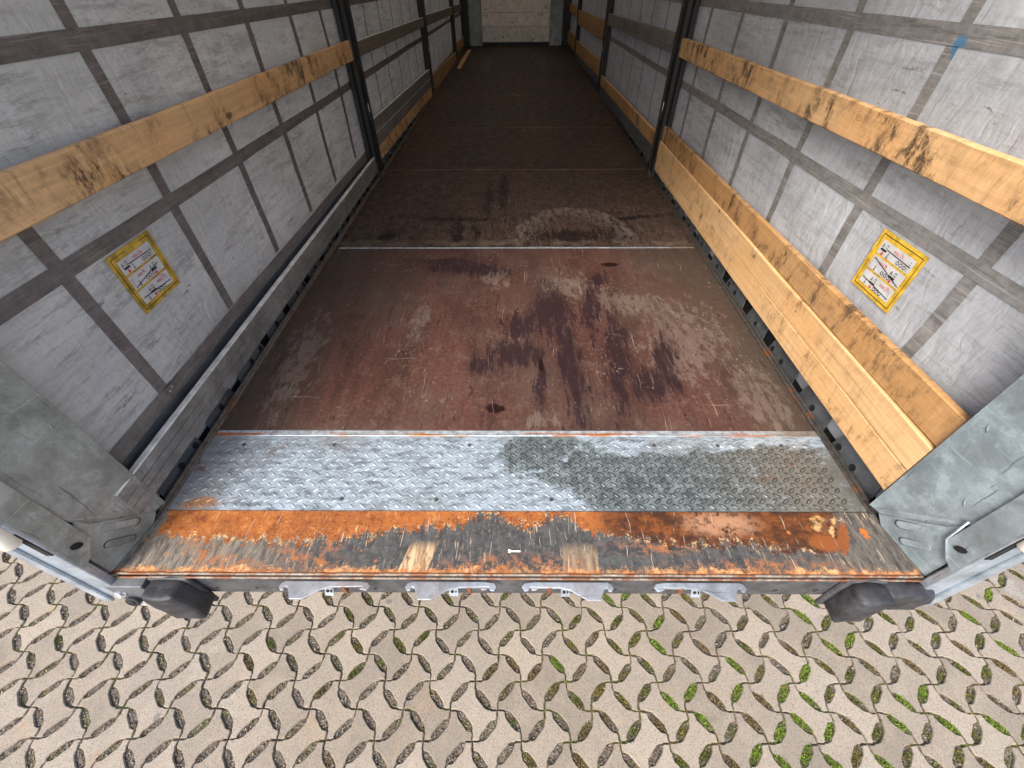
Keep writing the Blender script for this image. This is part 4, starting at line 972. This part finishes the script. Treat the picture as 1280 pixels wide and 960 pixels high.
# ---------------- posts
for s in (-1, 1):
    for Y in (3.565, 6.97, 10.48):
        mb = MB()
        prof = [(1.218, -.085), (1.218, .015), (1.230, .018), (1.230, .036), (1.218, .039), (1.218, .072), (1.276, .076), (1.276, -.088)]
        mb.prism([(s*x, Y+y, .0) for x, y in prof], (0, 0, 2.62))
        mb.box(s*1.246, s*1.278, Y-.150, Y-.0885, .02, 2.6)
        po = tp(mb, 'side_post', 'black', bevel=.0025)
        mb = MB(); mb.box(s*1.215, s*1.27, Y-.05, Y+.05, -.03, .035); mb.build('post_foot', 'edge', po, bevel=.003)
        mb = MB(); mb.prism([(s*1.2175, Y-.03, .50), (s*1.2175, Y-.015, .50), (s*1.2175, Y-.015, .44), (s*1.2175, Y-.03, .44)], (-s*.0015, 0, 0)); mb.build('scuff_mark', 'rail', po)
        mb = MB(); mb.tube([(s*1.216, Y-.005, .56), (s*1.215, Y-.012, .535), (s*1.215, Y-.002, .515), (s*1.216, Y-.010, .50)], .0025, 6); mb.build('white_clip', 'white', po, smooth=True)

# ---------------- bulkhead at the far end
mb = MB(); mb.box(-1.28, 1.28, FRONT, FRONT+.05, -.05, 2.65); bk = tp(mb, 'bulkhead', 'steel_l')
mb = MB()
for k in range(9): mb.box(-.80, .80, FRONT-.03, FRONT-.001, .36+k*.25, .36+k*.25+.244)
mb.build('bulkhead_planks', 'bulk', bk, bevel=.004)
mb = MB(); mb.box(-.80, .80, FRONT-.034, FRONT-.001, .075, .355, 0)
for j in range(12):
    for i in range(62):
        x = -.785+i*.0256; z = .09+j*.0225; a = R(40) if (i+j) % 2 else R(-40); u = Vector((math.cos(a), 0, math.sin(a)))*.011; w_ = Vector((-math.sin(a), 0, math.cos(a)))*.0035; c = Vector((x, FRONT-.0345, z)); o_ = Vector((0, -.009, 0))
        mb.add([c-u, c-w_, c+u, c+w_, c+o_], [(0, 1, 4), (1, 2, 4), (2, 3, 4), (3, 0, 4)], 1)
mb.build('kick_plate', ['bulk', 'hook'], bk)
mb = MB()
for s in (-1, 1):
    mb = MB(); mb.box(s*.81, s*1.10, FRONT-.06, FRONT-.002, .0, 2.6); mb.build('front_pillar', 'steel_r', bk, bevel=.01)
mb = MB(); mb.box(-.80, .80, FRONT-.10, FRONT-.035, .003, .07); mb.build('kick_rail', 'black', bk)
mb = MB()
for s in (-1, 1):
    mb = MB(); mb.box(s*1.11, s*1.27, FRONT-.25, FRONT-.05, .003, 2.6); mb.build('corner_rail', 'black', bk, bevel=.005)
# roof
mb = MB(); mb.box(-1.30, 1.30, .0, FRONT+.05, 2.66, 2.668); rf = tp(mb, 'roof', 'roof')
mb = MB()
for k in range(20): mb.box(-1.28, 1.28, .3+k*.62, .34+k*.62, 2.61, 2.655)
mb.build('roof_bow', 'alu', rf)
mb = MB(); mb.box(-1.28, 1.28, -.03, .04, 2.58, 2.655); mb.build('rear_header', 'frame', rf)

# ------------------------------------------------------------------ loose slats set into the post pockets
def slat(name, s, y0, y1, zt0, zt1, h, mat, label, xin=1.228, th=.026, cat='board', group=None, edge=None):
    """board from y0 to y1, its top at zt0/zt1 (world z), inner face at x = s*xin"""
    L = y1-y0; N = max(6, int(L/.09)); mb = MB(); vs = []
    rr = random.Random(hash(label) % 9999 if False else int(abs(y0*100)+abs(zt0*1000)+(s > 0)*7))
    sd = rr.uniform(0, 50)
    prof = []
    r_ = .004 if 'timber' in name else .003
    ring = [(0, -h+r_), (0, -r_), (r_, 0), (th-r_, 0), (th, -r_), (th, -h+r_), (th-r_, -h), (r_, -h)]
    if 'timber' not in name:    # hollow section with two shallow grooves
        ring = [(0, -h+r_), (0, -h*.66), (.003, -h*.655), (.003, -h*.63), (0, -h*.625), (0, -h*.37), (.003, -h*.365), (.003, -h*.34), (0, -h*.335), (0, -r_), (r_, 0), (th-r_, 0), (th, -r_), (th, -h+r_), (th-r_, -h), (r_, -h)]
    K = len(ring)
    for i in range(N+1):
        y = L*i/N; zt = (zt1-zt0)*i/N
        amp = 1. if 'timber' in name else .15
        for k, (px, pz) in enumerate(ring):
            wx = .0025*amp*mnoise.noise(Vector((y*1.2, sd, 0)))+.0012*amp*mnoise.noise(Vector((y*9, sd, k)))
            wz = .0035*amp*mnoise.noise(Vector((y*1.5, sd, 5 if pz > -h/2 else 9)))+.0016*amp*mnoise.noise(Vector((y*12, sd, k*1.)))
            vs.append((s*(px+wx), y, zt+pz+wz))
    fs = [(i*K+k, i*K+(k+1) % K, (i+1)*K+(k+1) % K, (i+1)*K+k) for i in range(N) for k in range(K)]
    fs += [tuple(range(K)), tuple(range(N*K, N*K+K))]
    mb.add(vs, fs)
    mats = [mat]
    if edge:
        mats = [mat, edge]
        top = 9 if 'timber' not in name else 1
        for f_i in range(N*K):
            k = f_i % K
            if k in (top, top+1, top+2): mb.mi[f_i] = 1
    o = mb.build(name, mats, None, loc=(s*xin, y0, zt0))
    return tag(o, label, cat, group)
GW, GA = 'timber slats set between the side posts', 'aluminium slats set between the side posts'
slat('timber_slat', -1, .10, 3.475, 1.008, .972, .119, 'timber_mid', 'yellow stained timber slat across the left curtain above the yellow sticker, nearest the rear', group=GW)
slat('aluminium_slat', -1, .16, 3.475, .200, .178, .122, 'alu', 'grey metal slat with pale top edge at the left floor edge, nearest the rear', cat='slat', group=GA, edge='alu_edge')
slat('timber_slat', -1, 3.62, 6.91, .952, .885, .100, 'timber_grey', 'dark grey high timber slat with pale top edge, left side between first and second post', group=GW, edge='alu_edge')
slat('aluminium_slat', -1, 3.62, 6.91, .425, .325, .105, 'alu', 'upper of two dark metal slats low on the left, behind the first post', cat='slat', group=GA, edge='alu_edge')
slat('aluminium_slat', -1, 3.62, 6.91, .318, .218, .100, 'alu', 'lower of two dark metal slats on the left, directly above the yellow slat', cat='slat', group=GA, edge='alu_edge')
slat('timber_slat', -1, 3.62, 6.91, .214, .115, .108, 'timber_mid', 'yellow timber slat with black marks at floor level, behind the first left post', group=GW)
slat('timber_slat', -1, 7.03, 10.42, .895, .815, .115, 'timber_grey', 'pale grey high slat on the left side between second and third post', group=GW, edge='alu_edge')
slat('timber_slat', -1, 7.03, 10.42, .225, .125, .19, 'timber_dark', 'dark brown low timber slat on the left side between second and third post', group=GW)
slat('timber_slat', -1, 10.54, 12.25, .81, .77, .115, 'timber_grey', 'farthest high slat on the left side, beyond the third post', group=GW)
slat('timber_slat', -1, 10.54, 12.25, .24, .20, .17, 'timber_dark', 'farthest low brown slat on the left side, beside the loose board on the floor', group=GW)
slat('timber_slat', 1, .10, 3.475, 1.012, .975, .112, 'timber_mid', 'bright yellow stained timber slat high across the right curtain above the yellow sticker', group=GW)
slat('timber_slat', 1, .243, 3.475, .462, .412, .120, 'timber_old', 'darker weathered timber slat on top of the low stack on the right, below the sticker', xin=1.236, group=GW)
slat('timber_slat', 1, .243, 3.475, .335, .300, .113, 'timber_new', 'clean pale timber slat in the middle of the low stack on the right side', group=GW)
slat('timber_slat', 1, .243, 3.475, .2205, .1865, .116, 'timber_new', 'clean pale timber slat at the bottom of the low stack on the right', xin=1.2295, group=GW)
slat('aluminium_slat', 1, 3.62, 6.91, .985, .912, .122, 'alu', 'rough grey high slat on the right side between first and second post', cat='slat', group=GA)
slat('timber_slat', 1, 3.62, 6.91, .318, .245, .115, 'timber_old', 'yellow timber slat with black burn marks low on the right between first and second post', group=GW, edge='timber_mid')
slat('aluminium_slat', 1, 3.62, 6.91, .200, .128, .120, 'rail', 'grey green metal slat beneath the burnt timber slat, low on the right', cat='slat', group=GA)
slat('timber_slat', 1, 7.03, 10.42, .83, .76, .22, 'timber_dark', 'brown high timber slat on the right side between second and third post', group=GW)
slat('timber_slat', 1, 7.03, 10.42, .385, .295, .19, 'timber_old', 'broad orange brown timber slat low on the right between second and third post', group=GW, edge='timber_mid')
slat('aluminium_slat', 1, 7.03, 10.42, .19, .10, .11, 'rail', 'grey metal slat below the broad orange slat on the right, between second and third post', cat='slat', group=GA)
slat('timber_slat', 1, 10.54, 12.25, .80, .77, .15, 'timber_dark', 'farthest high timber slat on the right side, beyond the third post', group=GW)
slat('timber_slat', 1, 10.54, 12.25, .33, .30, .22, 'timber_dark', 'farthest low brown timber slat on the right side, beside the bulkhead', group=GW)
# loose board lying on the far floor
mb = MB(); mb.box(-.036, .036, 0, 2.35, .001, .030); o = mb.build('loose_board', 'timber_new', None, loc=(-1.06, 9.25, 0), bevel=.004); o.rotation_euler = (0, 0, R(-.3))
tag(o, 'loose yellow board lying flat on the far left floor near the bulkhead', 'board')
# litter on the floor
r5 = random.Random(21)
for (x, y) in ((.10, 5.05), (.40, 6.1), (-.03, 6.9), (.03, 6.92), (.62, 4.9)):
    mb = MB(); n = 6; mb.prism([(.018*r5.uniform(.3, 1)*math.cos(6.28*k/n), .030*r5.uniform(.3, 1)*math.sin(6.28*k/n), .001) for k in range(n)], (0, 0, .004))
    o = mb.build('wood_chip', 'timber_old', None, loc=(x, y, 0), bevel=.0005, seg=1)
    tag(o, 'tiny pale wood chip lying on the dark middle of the trailer floor', 'wood chip', 'wood chips on the trailer floor')
